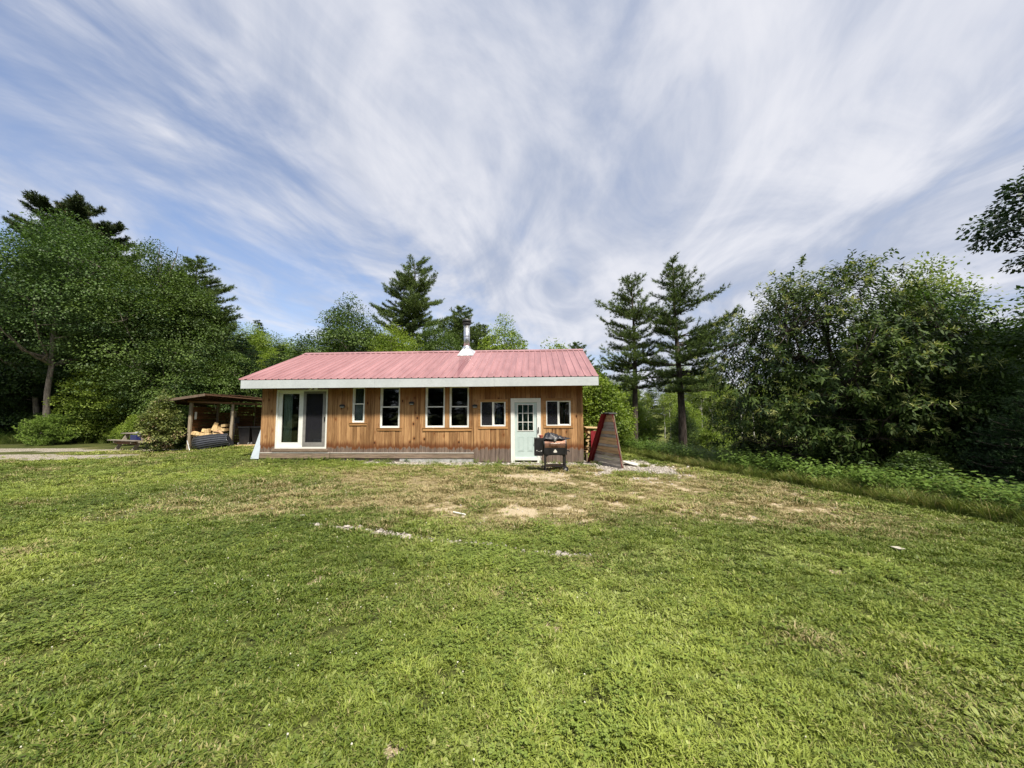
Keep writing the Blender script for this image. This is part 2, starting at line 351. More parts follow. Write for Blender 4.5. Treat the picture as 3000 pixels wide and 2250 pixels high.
def fields(x, y):
    x = np.asarray(x, float); y = np.asarray(y, float)
    nb = vn(x, y, .45, 21, 4); nm = vn(x, y, 1.7, 22, 3); nf = vn(x, y, 6., 23, 2)
    u, v = house_uv(x, y)
    band = ss(5.2, 6.8, y+(nb-.5)*2.2+.15*np.clip(x, -3, 9)*1.0)*(1-ss(11.3, 12.3, y))*ss(-9.0, -3.5, x+(nb-.5)*3)*(1-ss(4.6, 7.0, x+(nb-.5)*1.5))
    dry = np.clip(band*(.25+1.15*nm), 0, 1)
    dry = np.maximum(dry*.80, .28*ss(.60, .72, vn(x, y, 1.4, 31, 3))*(1-ss(0, 1, x-edge(y)))*ss(1.5, 3, y))
    dry = np.maximum(dry, .45*(1-ss(-14, -9, x))*ss(8, 11, y)*ss(.5, .62, vn(x, y*2, .5, 33, 3))*(1-ss(19, 22, y)))
    # bare sandy soil
    sand = .9*band*ss(.57, .68, nm*.55+nf*.45)*ss(-4., 1.5, x+(nb-.5)*4)
    c1 = np.exp(-((x-2.6)/3.1)**2-((y-6.0)/1.1)**2); c2 = np.exp(-((x-2.2)/2.4)**2-((y-10.0)/.55)**2)
    sand = np.maximum(sand, c1*ss(.50, .64, nm*.5+nf*.5)); sand = np.maximum(sand, np.clip(c2*1.6, 0, 1)*ss(.34, .55, nm))
    for (sx_, sy_, sr) in ((.33, 3.05, .12), (.1, 2.35, .1), (-1.9, 3.9, .18), (-4.2, 6.0, .16), (4.9, 5.6, .3), (1.5, 2.5, .08), (-.6, 2.0, .07), (3.3, 4.0, .12)):
        sand = np.maximum(sand, np.exp(-((x-sx_)/sr)**2-((y-sy_)/(sr*.8))**2)*.9)
    # gravel: along the wall, around the rack, driveway, thin stony line in the lawn
    gr = ss(-.95, -.35, v+(nm-.5)*.5)*ss(-8.5, -6.0, u)*(1-ss(.4, .9, v))*(1-ss(1.6, 2.6, u))
    gr = np.maximum(gr, 1.0*np.clip(1.9*np.exp(-((x-3.55)/.95)**2-((y-11.1)/1.15)**2), 0, 1)*ss(.28, .5, nm))
    tr = np.minimum(np.abs(y-(15.3-.06*(x+20))), np.abs(y-(18.2-.03*(x+20))))
    wd = np.where(np.abs(y-(15.3-.06*(x+20))) < np.abs(y-(18.2-.03*(x+20))), .95, .75)
    dr = (1-ss(wd*.6, wd*1.25, tr+(nm-.5)*1.1))*(1-ss(-17.6, -14.8, x+(nb-.5)*3))
    gr = np.maximum(gr, dr)
    gr = np.maximum(gr, .8*np.exp(-((x+13.1)/.9)**2-((y-13.6)/.35)**2)*ss(.4, .6, nm))
    ln = segd(x, y, LINE); gr = np.maximum(gr, (1-ss(.03, .10, ln+(nf-.5)*.10))*ss(.36, .5, vn(x, y, 2.3, 44, 2)))
    gr = gr*(1-ss(-.3, .5, x-edge(y)))
    return dry, np.clip(sand, 0, 1), np.clip(gr, 0, 1)
def axis(lo, hi, d0, d1, far, g=1.16):
    a = list(np.arange(lo, hi+1e-6, d0)); s_ = d1
    while a[-1] < far: a.append(a[-1]+s_); s_ *= g
    s_ = d1
    while a[0] > -far: a.insert(0, a[0]-s_); s_ *= g
    return np.array(a)
gx = axis(-15, 9, .075, .12, 900, 1.13); gy = axis(0.6, 14, .06, .12, 900, 1.13)
GX, GY = np.meshgrid(gx, gy); GZ = height(GX, GY); dry, sand, grv = fields(GX, GY)
nx, ny = len(gx), len(gy); ii = (np.arange(ny-1)[:, None]*nx+np.arange(nx-1)[None, :]).ravel()
me = npmesh('ground', np.stack([GX.ravel(), GY.ravel(), (GZ-.012*grv-.012*sand).ravel()], 1), np.stack([ii, ii+1, ii+1+nx, ii+nx], 1), True)
for nm_, arr in (('dry', dry), ('sand', sand), ('grav', grv), ('wild', ss(-.1, .8, GX-edge(GY)))):
    a = me.attributes.new(nm_, 'FLOAT', 'POINT'); a.data.foreach_set('value', arr.ravel().astype(np.float32))
m_ground, t = newmat('lawn_soil_and_gravel')
g = t.n('ShaderNodeNewGeometry').outputs['Position']
at = lambda n: t.n('ShaderNodeAttribute', attribute_name=n).outputs['Fac']
na = t.noise(g, 1.3, 6, .62); nb_ = t.noise(g, 14, 5, .65); nc = t.noise(g, 60, 3, .6); nw = t.noise(t.vscale(g, (1, 1, 1)), 5, 4, .6)
green = t.mix(t.rng(t.m('ADD', t.m('MULTIPLY', na, .5), t.m('MULTIPLY', nb_, .5)), .38, .62), (.035, .045, .010), (.095, .11, .025))
green = t.mix(t.rng(nc, .40, .62, 0, .6), green, (.03, .03, .012))
straw = t.mix(t.rng(nb_, .35, .65), (.13, .10, .05), (.30, .245, .135))
sandc = t.mix(t.rng(nc, .3, .7), (.26, .20, .125), (.50, .42, .29))
vo = t.n('ShaderNodeTexVoronoi', feature='F1'); t.put(vo.inputs['Vector'], g); vo.inputs['Scale'].default_value = 34
stone = t.mix(t.n('ShaderNodeSeparateColor', i_0=vo.outputs['Color']).outputs[0], (.30, .265, .215), (.60, .54, .45))
stone = t.mix(t.rng(vo.outputs['Distance'], .35, .62, 0, .85), stone, (.09, .075, .06))
wild = t.mix(t.rng(nb_, .35, .65), (.09, .12, .022), (.21, .22, .055))
jit = t.m('MULTIPLY', t.m('SUBTRACT', t.m('ADD', t.m('MULTIPLY', nw, .5), t.m('MULTIPLY', nc, .5)), .5), 1.3)
c = t.mix(t.rng(t.m('ADD', at('dry'), jit), .25, .7), green, straw)
c = t.mix(t.rng(t.m('ADD', at('sand'), jit), .3, .6), c, sandc)
gm = t.rng(t.m('ADD', at('grav'), jit), .35, .6)
c = t.mix(gm, c, stone); c = t.mix(at('wild'), c, wild)
bh = t.m('ADD', t.m('MULTIPLY', nc, .6), t.m('MULTIPLY', t.m('MULTIPLY', vo.outputs['Distance'], gm), -1.0))
finish(t, c, .95, 0, .15, bh, .8, .02)
ground = tag(link('ground', me, m_ground), kind='structure')

# ------------------------------------------------------------------ ground cover
PROTO = bpy.data.collections.new('ground_cover_shapes')
def blades(n, spread, h0, h1, wd, lean, rng, curl=.5, seg=3):
    V = []; F = []; T = []
    for i in range(n):
        a = rng.uniform(0, 6.283); rr = spread*math.sqrt(rng.uniform()); b = np.array([math.cos(a)*rr, math.sin(a)*rr, 0])
        la = a+rng.normal(0, .9); H_ = rng.uniform(h0, h1); L = np.array([math.cos(la), math.sin(la), 0])*lean*rng.uniform(.2, 1.3)*H_
        wv = np.array([-math.sin(la+rng.normal(0, .6)), math.cos(la), 0])*wd*rng.uniform(.6, 1.2)/2; o = len(V); tt = rng.uniform()
        for k in range(seg):
            s_ = k/seg; c_ = b+L*s_**(1+curl*2)+np.array([0, 0, H_*s_*(1-.25*s_*curl)]); ww = wv*(1-.55*s_); V += [c_-ww, c_+ww]
        V.append(b+L+np.array([0, 0, H_*(1-.35*curl)]))
        for k in range(seg-1): F.append((o+2*k, o+2*k+1, o+2*k+3, o+2*k+2))
        F.append((o+2*seg-2, o+2*seg-1, o+2*seg, o+2*seg)); T += [tt]*seg
    return V, F, T
def pymesh(name, V, F, T=None):
    F = [tuple(dict.fromkeys(q)) for q in F]
    me = bpy.data.meshes.new(name); me.from_pydata([tuple(v) for v in V], [], F)
    if T is not None:
        a = me.attributes.new('tint', 'FLOAT', 'FACE'); a.data.foreach_set('value', np.asarray(T, np.float32))
    me.update(); return me
def leafq(V, F, base, d, nrm, ln, wd, fold=0.0, droop=0.0, nseg=1):
    d = d/np.linalg.norm(d); s_ = np.cross(nrm, d); s_ = s_/(np.linalg.norm(s_)+1e-9); o = len(V)
    if nseg == 1:
        V += [base, base+d*ln*.5-s_*wd/2, base+d*ln-np.array([0, 0, droop*ln]), base+d*ln*.5+s_*wd/2]; F.append((o, o+1, o+2, o+3)); return 1
    V += [base, base+d*ln*.3-s_*wd/2-np.array([0, 0, droop*ln*.1]), base+d*ln*.3+s_*wd/2-np.array([0, 0, droop*ln*.1]),
          base+d*ln*.68-s_*wd*.42-np.array([0, 0, droop*ln*.5]), base+d*ln*.68+s_*wd*.42-np.array([0, 0, droop*ln*.5]), base+d*ln-np.array([0, 0, droop*ln])]
    F += [(o, o+1, o+2, o+2), (o+1, o+3, o+4, o+2), (o+3, o+5, o+4, o+4)]; return 3
def scatter(name, protos, mat, P, scl, tint, dryv, idx=None, label=None, tilt=.15):
    """one object of countless small plants: its points carry the instances"""
    c = bpy.data.collections.new(name+'_shapes')
    for i, pm in enumerate(protos):
        if not pm.materials: pm.materials.append(mat)
        c.objects.link(bpy.data.objects.new('%s_shape_%d' % (name, i), pm))
    n = len(P); me = bpy.data.meshes.new(name); me.vertices.add(n); me.vertices.foreach_set('co', np.asarray(P, np.float32).ravel())
    rot = np.stack([rng.normal(0, tilt, n), rng.normal(0, tilt, n), rng.uniform(0, 6.283, n)], 1).astype(np.float32)
    a = me.attributes.new('rot', 'FLOAT_VECTOR', 'POINT'); a.data.foreach_set('vector', rot.ravel())
    for k, arr in (('scl', scl), ('tint', tint), ('dry', dryv)):
        a = me.attributes.new(k, 'FLOAT', 'POINT'); a.data.foreach_set('value', np.asarray(arr, np.float32))
    a = me.attributes.new('idx', 'INT', 'POINT'); a.data.foreach_set('value', (rng.integers(0, len(protos), n) if idx is None else idx).astype(np.int32))
    o = bpy.data.objects.new(name, me); COL.objects.link(o)
    ng = bpy.data.node_groups.new(name, 'GeometryNodeTree'); ng.interface.new_socket('Geometry', in_out='INPUT', socket_type='NodeSocketGeometry'); ng.interface.new_socket('Geometry', in_out='OUTPUT', socket_type='NodeSocketGeometry')
    N = ng.nodes.new; gi = N('NodeGroupInput'); go = N('NodeGroupOutput'); ip = N('GeometryNodeInstanceOnPoints'); ci = N('GeometryNodeCollectionInfo')
    ci.inputs['Collection'].default_value = c; ci.inputs['Separate Children'].default_value = True; ci.inputs['Reset Children'].default_value = True
    def na(nm, ty):
        q = N('GeometryNodeInputNamedAttribute'); q.data_type = ty; q.inputs[0].default_value = nm; return q.outputs[0]
    L = ng.links.new; L(gi.outputs[0], ip.inputs['Points']); L(ci.outputs[0], ip.inputs['Instance']); ip.inputs['Pick Instance'].default_value = True
    L(na('idx', 'INT'), ip.inputs['Instance Index']); L(na('rot', 'FLOAT_VECTOR'), ip.inputs['Rotation']); L(na('scl', 'FLOAT'), ip.inputs['Scale']); L(ip.outputs[0], go.inputs[0])
    mo = o.modifiers.new('plants', 'NODES'); mo.node_group = ng
    return tag(o, label, None, None, 'stuff')

m_grass = grassmat('grass_blades', (.06, .10, .010), (.31, .368, .070), (.38, .31, .165))
m_clover = grassmat('clover_leaves', (.06, .095, .014), (.21, .275, .05), (.28, .25, .08), .25)
m_weed = grassmat('broad_weed_leaves', (.13, .17, .035), (.30, .345, .10), (.30, .25, .10), .2)
gp = []
for i in range(5):
    q = np.random.default_rng(100+i); gp.append(pymesh('grass_tuft', *blades(24, .052, .016, .038, .0078, 1.0, q, .8)))
cl = []
for i in range(3):
    q = np.random.default_rng(200+i); V = []; F = []; T = []
    for k in range(13):
        b = np.array([*(q.normal(0, .03, 2)), q.uniform(.018, .042)]); a0 = q.uniform(0, 6.28); tt = q.uniform(); tl = q.normal(0, .3, 2)
        for j in range(3):
            a = a0+j*2.094; leafq(V, F, b, np.array([math.cos(a), math.sin(a), .12+tl[0]]), np.array([tl[0], tl[1], 1.]), .013, .0105, droop=.1); T.append(tt)
    cl.append(pymesh('clover_patch', V, F, T))
wd_ = []
for i in range(3):
    q = np.random.default_rng(300+i); V = []; F = []; T = []
    for k in range(9):
        a = q.uniform(0, 6.28); b = np.array([math.cos(a)*.012, math.sin(a)*.012, .004]); n_ = leafq(V, F, b, np.array([math.cos(a), math.sin(a), q.uniform(.3, 1.1)]), np.array([0, 0, 1.]), q.uniform(.025, .055), q.uniform(.009, .016), droop=.35, nseg=3); T += [q.uniform()]*n_
    wd_.append(pymesh('weed_rosette', V, F, T))
# candidate points over the lawn in view (and a little beyond the frame edges)
def ring(r0_, r1_, dens, az=63):
    n = int(dens*math.radians(2*az)/2*(r1_**2-r0_**2)); rr = np.sqrt(rng.uniform(r0_**2, r1_**2, n)); a = np.radians(rng.uniform(-az, az, n)); return rr*np.sin(a), rr*np.cos(a)
X = []; Y = []; Z = []
for r0_, r1_, d_, sc_ in ((.9, 3.2, 1900, 1.0), (3.2, 5.2, 1100, 1.08), (5.2, 8.5, 650, 1.2), (8.5, 14, 330, 1.4), (14, 26, 80, 1.9)):
    a, b = ring(r0_, r1_, d_); X.append(a); Y.append(b); Z.append(np.full(len(a), sc_))
X = np.concatenate(X); Y = np.concatenate(Y); SC = np.concatenate(Z)
dry, sand, grv = fields(X, Y); u, v = house_uv(X, Y)
inside = (u > -11.2) & (u < .02) & (v > -.05) & (v < 6.5)
shed_in = (np.abs(X+13.3) < 2.2) & (Y > 17.6) & (Y < 20.5)
clump = vn(X, Y, 3.2, 51, 2)
pr = np.clip(1-.45*dry-.72*ss(.25, .6, sand)-1.05*ss(.2, .5, grv)+.12, 0, 1)*(1-.9*dry*(1-ss(.40, .56, clump)))
keep = (rng.uniform(size=len(X)) < pr*(1-.8*(1-ss(.30, .42, vn(X, Y, 8, 55, 2))))) & ~inside & ~shed_in & (X < edge(Y)+.15)
X, Y, SC, dry, sand, clump = (q[keep] for q in (X, Y, SC, dry, sand, clump))
P = np.stack([X, Y, height(X, Y)-.003], 1); r2 = rng.uniform(size=len(X))
patch = vn(X, Y, .38, 61, 3); patch2 = vn(X, Y, 1.5, 62, 2)
cden = ss(.50, .62, vn(X, Y, .55, 71, 3))+.9*np.exp(-((X+.9)/1.1)**2-((Y-2.8)/.75)**2)+.7*ss(-4, -7, X)*ss(4, 6, Y)*(1-ss(10, 13, Y))
wden = ss(.52, .64, vn(X, Y, .9, 72, 3))+.7*np.exp(-((X-.6)/.9)**2-((Y-3.2)/.9)**2)
kind = np.where(r2 < (.03+.36*np.clip(cden, 0, 1)*ss(.35, .55, patch2))*(1-dry), 1, np.where(r2 > 1-(.16+.42*np.clip(wden, 0, 1))*(1-.6*dry), 2, 0))
tint = np.clip(.5+1.9*(patch-.5)+.9*(patch2-.5)+rng.normal(0, .17, len(X)), 0, 1)
dv = np.clip(dry*.95+.17*ss(.55, .68, vn(X, Y, 1.1, 81, 3))+rng.normal(.05, .14, len(X)), 0, 1)
sca = SC*rng.uniform(.6, 1.3, len(X))*(.78+.5*vn(X, Y, 4.5, 56, 2))*(1+.55*dry*ss(.5, .62, clump))
gsel = kind == 0
scatter('lawn_grass', gp, m_grass, P[gsel], (sca*(1+.35*ss(.6, .75, clump)))[gsel], tint[gsel], dv[gsel], label='short mown green and yellow lawn grass')
s1 = kind == 1; scatter('clover', cl, m_clover, P[s1], (sca*1.05)[s1], tint[s1], dv[s1]*.5, label='dark green clover leaves in the lawn')
s2 = kind == 2; scatter('broadleaf_weeds', wd_, m_weed, P[s2], sca[s2]*.95, tint[s2], dv[s2]*.5, label='broad leaved weeds among the grass')
# clover flowers
V = []; F = []
for k in range(10):
    a = k*.628
    for z_, r3 in ((.045, .008),): pass
fb = MB(); fb.lathe([(.002, .040), (.0075, .043), (.009, .049), (.006, .055), (.001, .057)], n=7); fb.tube([(0, 0, 0), (0, 0, .041)], .0012, 3)
fm = fb.mesh('clover_flower'); m_flower = plain('white_clover_petals', (.6, .58, .48), .8)
fx = np.concatenate([rng.normal(-1.6, 1.2, 70), rng.uniform(-12, 2, 260), rng.uniform(-8, -4, 90)]); fy = np.concatenate([rng.uniform(1.7, 4, 70), rng.uniform(3.5, 11, 260), rng.uniform(6, 9, 90)])
scatter('clover_flowers', [fm], m_flower, np.stack([fx, fy, height(fx, fy)], 1), rng.uniform(.4, .65, len(fx))*(1+.04*fy), fx*0, fx*0, label='small white clover flower heads dotted over the lawn')
# loose pebbles
pb = []
for i in range(4):
    q = random.Random(i); b = MB(); b.lathe([(.002, -.008), (.013, -.004), (.015, .002), (.010, .008), (.002, .010)], n=6); b.v = [(x*(1+q.uniform(-.25, .25)), y*(.8+q.uniform(-.2, .2)), z*(1+q.uniform(-.2, .2))) for x, y, z in b.v]; pb.append(b.mesh('pebble'))
m_peb, t = newmat('pebble_stone'); tn = t.n('ShaderNodeAttribute', attribute_name='tint', attribute_type='INSTANCER').outputs['Fac']
finish(t, t.mix(tn, (.15, .13, .115), (.50, .46, .41)), .85, 0, .25)
a, b = ring(2, 14.5, 900)
_, _, gg = fields(a, b); _, sg, _ = fields(a, b); k = (rng.uniform(size=len(a)) < (gg*.8+sg*.03)*(a > -9)); a, b = a[k], b[k]; u, v = house_uv(a, b); k = ~((u > -11.2) & (u < .02) & (v > -.02)); a, b = a[k], b[k]
scatter('gravel', pb, m_peb, np.stack([a, b, height(a, b)-.008], 1), rng.gamma(3., .30, len(a))*np.where(b > 10, 1.25, 1.0), rng.beta(2, 1.6, len(a)), a*0, label='pale loose gravel by the wall, rack and drive', tilt=.5)
a = np.concatenate([rng.normal(0, .045, 130)]); tpar = rng.uniform(0, 1, 130)
lp = np.array(LINE); li = tpar*(len(lp)-1); lx = np.interp(li, range(len(lp)), lp[:, 0]); ly = np.interp(li, range(len(lp)), lp[:, 1])+a
scatter('edge_stones', pb, m_peb, np.stack([lx, ly, height(lx, ly)+.004], 1), rng.gamma(5, .27, 130), rng.uniform(.2, .8, 130), lx*0, label='thin broken line of pale stones crossing the lawn', tilt=.4)

# wild edge: tall grass, leafy brush, meadow
tg = []
for i in range(4):
    q = np.random.default_rng(400+i); tg.append(pymesh('tall_grass', *blades(46, .16, .25, .62, .012, .75, q, .7, 4)))
lw = []
for i in range(4):
    q = np.random.default_rng(500+i); V = []; F = []; T = []
    for s_ in range(7):
        a = q.uniform(0, 6.28); L = q.uniform(.35, .75); ax = np.array([math.cos(a)*.45, math.sin(a)*.45, 1.]); ax /= np.linalg.norm(ax); b0 = np.array([math.cos(a)*.06, math.sin(a)*.06, 0])
        for k in range(12):
            tpos = .15+.85*k/12; a2_ = a+k*2.4; b = b0+ax*L*tpos; n_ = leafq(V, F, b, np.array([math.cos(a2_), math.sin(a2_), .15]), np.array([0, 0, 1.]), q.uniform(.07, .12)*(1.15-.4*tpos), .04, droop=.35, nseg=3); T += [q.uniform(.1, 1)]*n_
    lw.append(pymesh('leafy_weed', V, F, T))
m_tall = grassmat('tall_grass_blades', (.085, .135, .02), (.22, .28, .06), (.44, .33, .15))
m_brush = grassmat('brush_leaves', (.045, .09, .016), (.15, .235, .045), (.24, .24, .07), .3)
def wildpts(n, y0, y1, e0, e1, pw=1.0):
    y = y0+(y1-y0)*rng.uniform(size=n)**pw; x = edge(y)+rng.uniform(e0, e1, n); return x, y
x1, y1 = wildpts(5200, 2.5, 19, -.02, 1.3); x2, y2 = wildpts(4200, 3, 24, .8, 6); x3, y3 = wildpts(5200, 18, 62, -1, 34)
x4 = rng.uniform(-45, -15.5, 900); y4 = rng.uniform(22.2, 25, 900)
x = np.concatenate([x1, x2, x3, x4]); y = np.concatenate([y1, y2, y3, y4]); sc_ = np.concatenate([rng.uniform(.35, .72, len(x1)), rng.uniform(.6, 1.1, len(x2)), rng.uniform(1.2, 2.2, len(x3)), rng.uniform(.7, 1.3, len(x4))])
dv = np.clip(.25+.9*(vn(x, y, .5, 91, 2)-.45)*ss(8, 13, y)*(y < 70)+rng.normal(0, .1, len(x)), 0, 1)*np.where(x < -10, .3, 1)
scatter('tall_grass', tg, m_tall, np.stack([x, y, height(x, y)-.02], 1), sc_, np.clip(rng.normal(.45, .25, len(x)), 0, 1), dv, label='unmown tall grass along the lawn edge and meadow')
x1, y1 = wildpts(2300, 3, 17, .35, 3.2); x2, y2 = wildpts(1500, 15, 40, .5, 14); x4 = rng.uniform(-45, -15.5, 700); y4 = rng.uniform(22.6, 26, 700)
x = np.concatenate([x1, x2, x4]); y = np.concatenate([y1, y2, y4])
scatter('leafy_brush', lw, m_brush, np.stack([x, y, height(x, y)-.02], 1), np.concatenate([rng.uniform(.6, 1.25, len(x1)), rng.uniform(.8, 1.6, len(x2)), rng.uniform(.8, 1.5, len(x4))]), np.clip(rng.normal(.5, .25, len(x)), 0, 1), np.clip(rng.normal(0, .12, len(x)), 0, 1), label='leafy green undergrowth at the wood edge')
# weeds at the foot of the house wall
uu_ = np.concatenate([rng.uniform(-11, 0, 60), rng.normal(-9.0, .5, 14), rng.normal(-2.9, .5, 8)]); vv_ = -np.abs(rng.normal(.18, .12, len(uu_)))-.06
hx = PR[0]+uu_*math.cos(YAW)+vv_*math.sin(YAW); hy = PR[1]-uu_*math.sin(YAW)+vv_*math.cos(YAW)
hx = np.append(hx, [2.75, 2.8, 2.6, 1.25]); hy = np.append(hy, [11.9, 12.1, 12.2, 11.9])
scatter('wall_weeds', lw+tg, m_brush, np.stack([hx, hy, height(hx, hy)-.01], 1), rng.uniform(.18, .42, len(hx)), rng.uniform(.3, 1, len(hx)), rng.uniform(0, .2, len(hx)), label='straggly green weeds along the foot of the cabin wall')
# ------------------------------------------------------------------ cabin
HO = (PR[0], PR[1], 0)
H = empty('cabin', HO, -YAW, 'single storey wooden cabin with vertical pine siding and faded red metal roof', 'cabin')
OPEN = [(-10.63, -8.79, .47, 2.515), (-7.89, -7.46, 1.345, 2.63), (-6.905, -6.22, 1.16, 2.63), (-5.32, -4.65, 1.165, 2.63), (-4.485, -3.82, 1.165, 2.63),
        (-3.42, -2.57, 1.215, 2.07), (-2.39, -1.385, -.02, 2.155), (-1.20, -.38, 1.23, 2.075)]
brk = sorted({-11.15, 0.0, -3.645} | {q for o in OPEN for q in o[:2]})
cols = []
for a, b in zip(brk[:-1], brk[1:]):
    n = max(1, round((b-a)/rnd.uniform(.165, .19))); xs = [a+(b-a)*(i+(rnd.uniform(-.16, .16) if 0 < i < n else 0))/n for i in range(n+1)]
    cols += list(zip(xs[:-1], xs[1:]))
core = MB()
for a, b in cols:
    zb = .325 if b <= -3.64 else .03
    sp = [(zb, 2.74)]
    for o in OPEN:
        if o[0]-1e-4 <= a and b <= o[1]+1e-4: sp = [(zb, o[2]), (o[3], 2.74)] if o[2] > zb else [(o[3], 2.74)]
    for z0, z1 in sp:
        if z1-z0 < .03: continue
        p = rnd.uniform(0, .012); m_ = MB().box(a+.0045, b-.0045, -.024-p, 0, z0+(rnd.uniform(-.012, .008) if z0 < .1 else 0), z1); m_.build('board', m_siding, H)
        core.box(a, b, .001, .12, z0, z1)
core.box(-11.15, -3.645, .001, .12, .0, .32)
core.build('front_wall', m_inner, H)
g = MB()
for x0, x1, sgn in ((-11.15, -11.03, -1), (-.12, 0, 1)):
    g.prism([(0.125, 0), (6.4, 0), (6.4, 2.80), (3.2, 4.2), (.125, 2.80)], (x0, 0, 0), (0, 1, 0), (0, 0, 1), (1, 0, 0), .12)
g.box(-11.03, -.12, 6.28, 6.4, 0, 2.8); g.build('rear_walls', m_siding, H)
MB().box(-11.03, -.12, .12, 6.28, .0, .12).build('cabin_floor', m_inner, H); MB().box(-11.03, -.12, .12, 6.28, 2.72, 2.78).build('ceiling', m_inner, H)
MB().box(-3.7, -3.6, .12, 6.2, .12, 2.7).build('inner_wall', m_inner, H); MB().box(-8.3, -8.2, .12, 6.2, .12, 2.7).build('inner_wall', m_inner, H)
MB().box(-11.158, -8.65, -.062, -.026, .14, .318).build('base_board', m_greybd, H)
MB().box(-8.635, -3.645, -.050, -.026, .148, .318).build('base_board', m_greybd, H)
MB().box(-11.158, -8.655, -.072, -.024, .3205, .331).box(-8.635, -3.645, -.060, -.024, .3205, .331).build('drip_flashing', m_white, H)
found = plain('pale_foundation_foam', (.42, .42, .41), .9, var=.25, sc=9)
MB().box(-6.2, -3.66, -.03, -.001, -.02, .142).build('foundation_strip', found, H); MB().box(-11.14, -6.21, -.02, -.001, -.02, .142).build('foundation_strip', plain('dark_sill_gap', (.1, .085, .07), .9), H)
MB().box(-3.0, -.05, -.012, -.001, -.05, .03).build('sill_shadow_strip', m_inner, H)  # dark strip below the siding, standing in for the shadow there
MB().box(-11.16, -11.03, .0, 6.3, .0, .32).build('side_base_board', m_greybd, H)
MB().box(-.001, .028, -.03, .09, .02, 2.74).build('corner_board', m_siding, H)
MB().box(-11.178, -11.151, -.03, .09, .34, 2.74).build('corner_board', m_siding, H)

# roof
EV, RY, EZ, RZ = -.56, 3.2, 2.835, 4.335
XL, XR = -11.68, .485; pw = .9144
def panel(width):
    pts = [(0, 0)]; k = 0
    while k*.2286 < width-.01:
        c0 = k*.2286+.03
        for d_, h_ in ((-.030, 0), (-.014, .027), (.014, .027), (.030, 0)):
            if c0+d_ < width: pts.append((c0+d_, h_))
        k += 1
        for d_ in (.07, .115, .16):
            for e_, h_ in ((-.008, 0), (0, .005), (.008, 0)):
                if (k-1)*.2286+.03+d_+e_ < width: pts.append(((k-1)*.2286+.03+d_+e_, h_))
    pts.append((width, 0)); return pts
def slope_panel(name, width, front=True):
    L = math.hypot(RY-EV, RZ-EZ); pts = panel(width); n = len(pts); V = []; F = []
    sy = 1 if front else -1; d = Vector((0, sy*(RY-EV)/L, (RZ-EZ)/L)); nrm = Vector((0, -sy*(RZ-EZ)/L, (RY-EV)/L)); st = [0, .02, .34, .67, 1.0]
    for s_ in st:
        for x, h in pts: V.append(Vector((x, 0, 0))+d*(L*s_)+nrm*h)
    for i in range(len(st)-1):
        for k in range(n-1): F.append((i*n+k, i*n+k+1, (i+1)*n+k+1, (i+1)*n+k))
    # turned down lip gives the sheet an edge
    o = len(V); V += [V[k]-nrm*.006 for k in range(n)]; F += [(k+1, k, o+k, o+k+1) for k in range(n-1)]
    me = bpy.data.meshes.new(name); me.from_pydata(V, [], F); me.materials.append(m_roof); me.update(); return me
pm = slope_panel('roof_panel', pw); pmb = slope_panel('roof_panel', pw, False)
i = 0; x = XR-pw
while x > XL-.01:
    link('roof_panel', pm, None, H, (x, EV, EZ+.001*(i % 2))); link('roof_panel', pmb, None, H, (x, 2*RY-EV, EZ+.001*(i % 2))); x -= pw; i += 1
wl = x+pw-XL
if wl > .05:
    link('roof_panel', slope_panel('roof_panel', wl), None, H, (XL, EV, EZ+.002)); link('roof_panel', slope_panel('roof_panel', wl, False), None, H, (XL, 2*RY-EV, EZ+.002))
sl = (RZ-EZ)/(RY-EV); up = Vector((0, -sl, 1)).normalized()
b = MB()
b.prism([(-.02, .02), (-.22, .02-.22*sl), (-.22, .032-.22*sl), (-.0, .036), (.22, .032-.22*sl), (.22, .02-.22*sl), (.02, .02)], (XL-.005, RY, RZ+.002), (0, 1, 0), (0, 0, 1), (1, 0, 0), XR-XL+.01)
b.build('ridge_cap', m_roof, H)
b = MB()
b.prism([(EV+.03, EZ+.03*sl-.012), (RY, RZ-.012), (2*RY-EV-.03, EZ+.03*sl-.012), (2*RY-EV-.03, EZ+.03*sl-.07), (RY, RZ-.07), (EV+.03, EZ+.03*sl-.07)], (XL+.12, 0, 0), (0, 1, 0), (0, 0, 1), (1, 0, 0), XR-XL-.14)
b.build('roof_deck', m_soffit, H)
for k, (a, c) in enumerate(((-11.575, -6.904), (-6.90, -2.904), (-2.90, .478))): MB().box(a, c, -.552+.002*(k % 2), -.522, 2.535-.003*(k % 2), EZ-.018).build('eave_fascia', m_fascia, H, bevel=.003)
MB().box(-11.575, .478, 2*RY+.522, 2*RY+.552, 2.535, EZ-.018).build('eave_fascia', m_fascia, H)
for x in (-11.60, .452):
    b = MB(); b.prism([(EV+.04, EZ-.03+.03*sl), (RY, RZ-.03), (2*RY-EV-.04, EZ-.03+.03*sl), (2*RY-EV-.04, EZ-.22), (RY, RZ-.22), (EV+.04, EZ-.22)], (x, 0, 0), (0, 1, 0), (0, 0, 1), (1, 0, 0), .025)
    b.build('rake_fascia', m_fascia, H)
MB().box(-11.57, .45, -.52, -.03, 2.742, 2.752).build('soffit', m_soffit, H)
for k in range(19):
    x = -11.3+k*.61; MB().box(x, x+.04, -.52, -.03, 2.60, 2.741).build('rafter_tail', m_soffit, H)

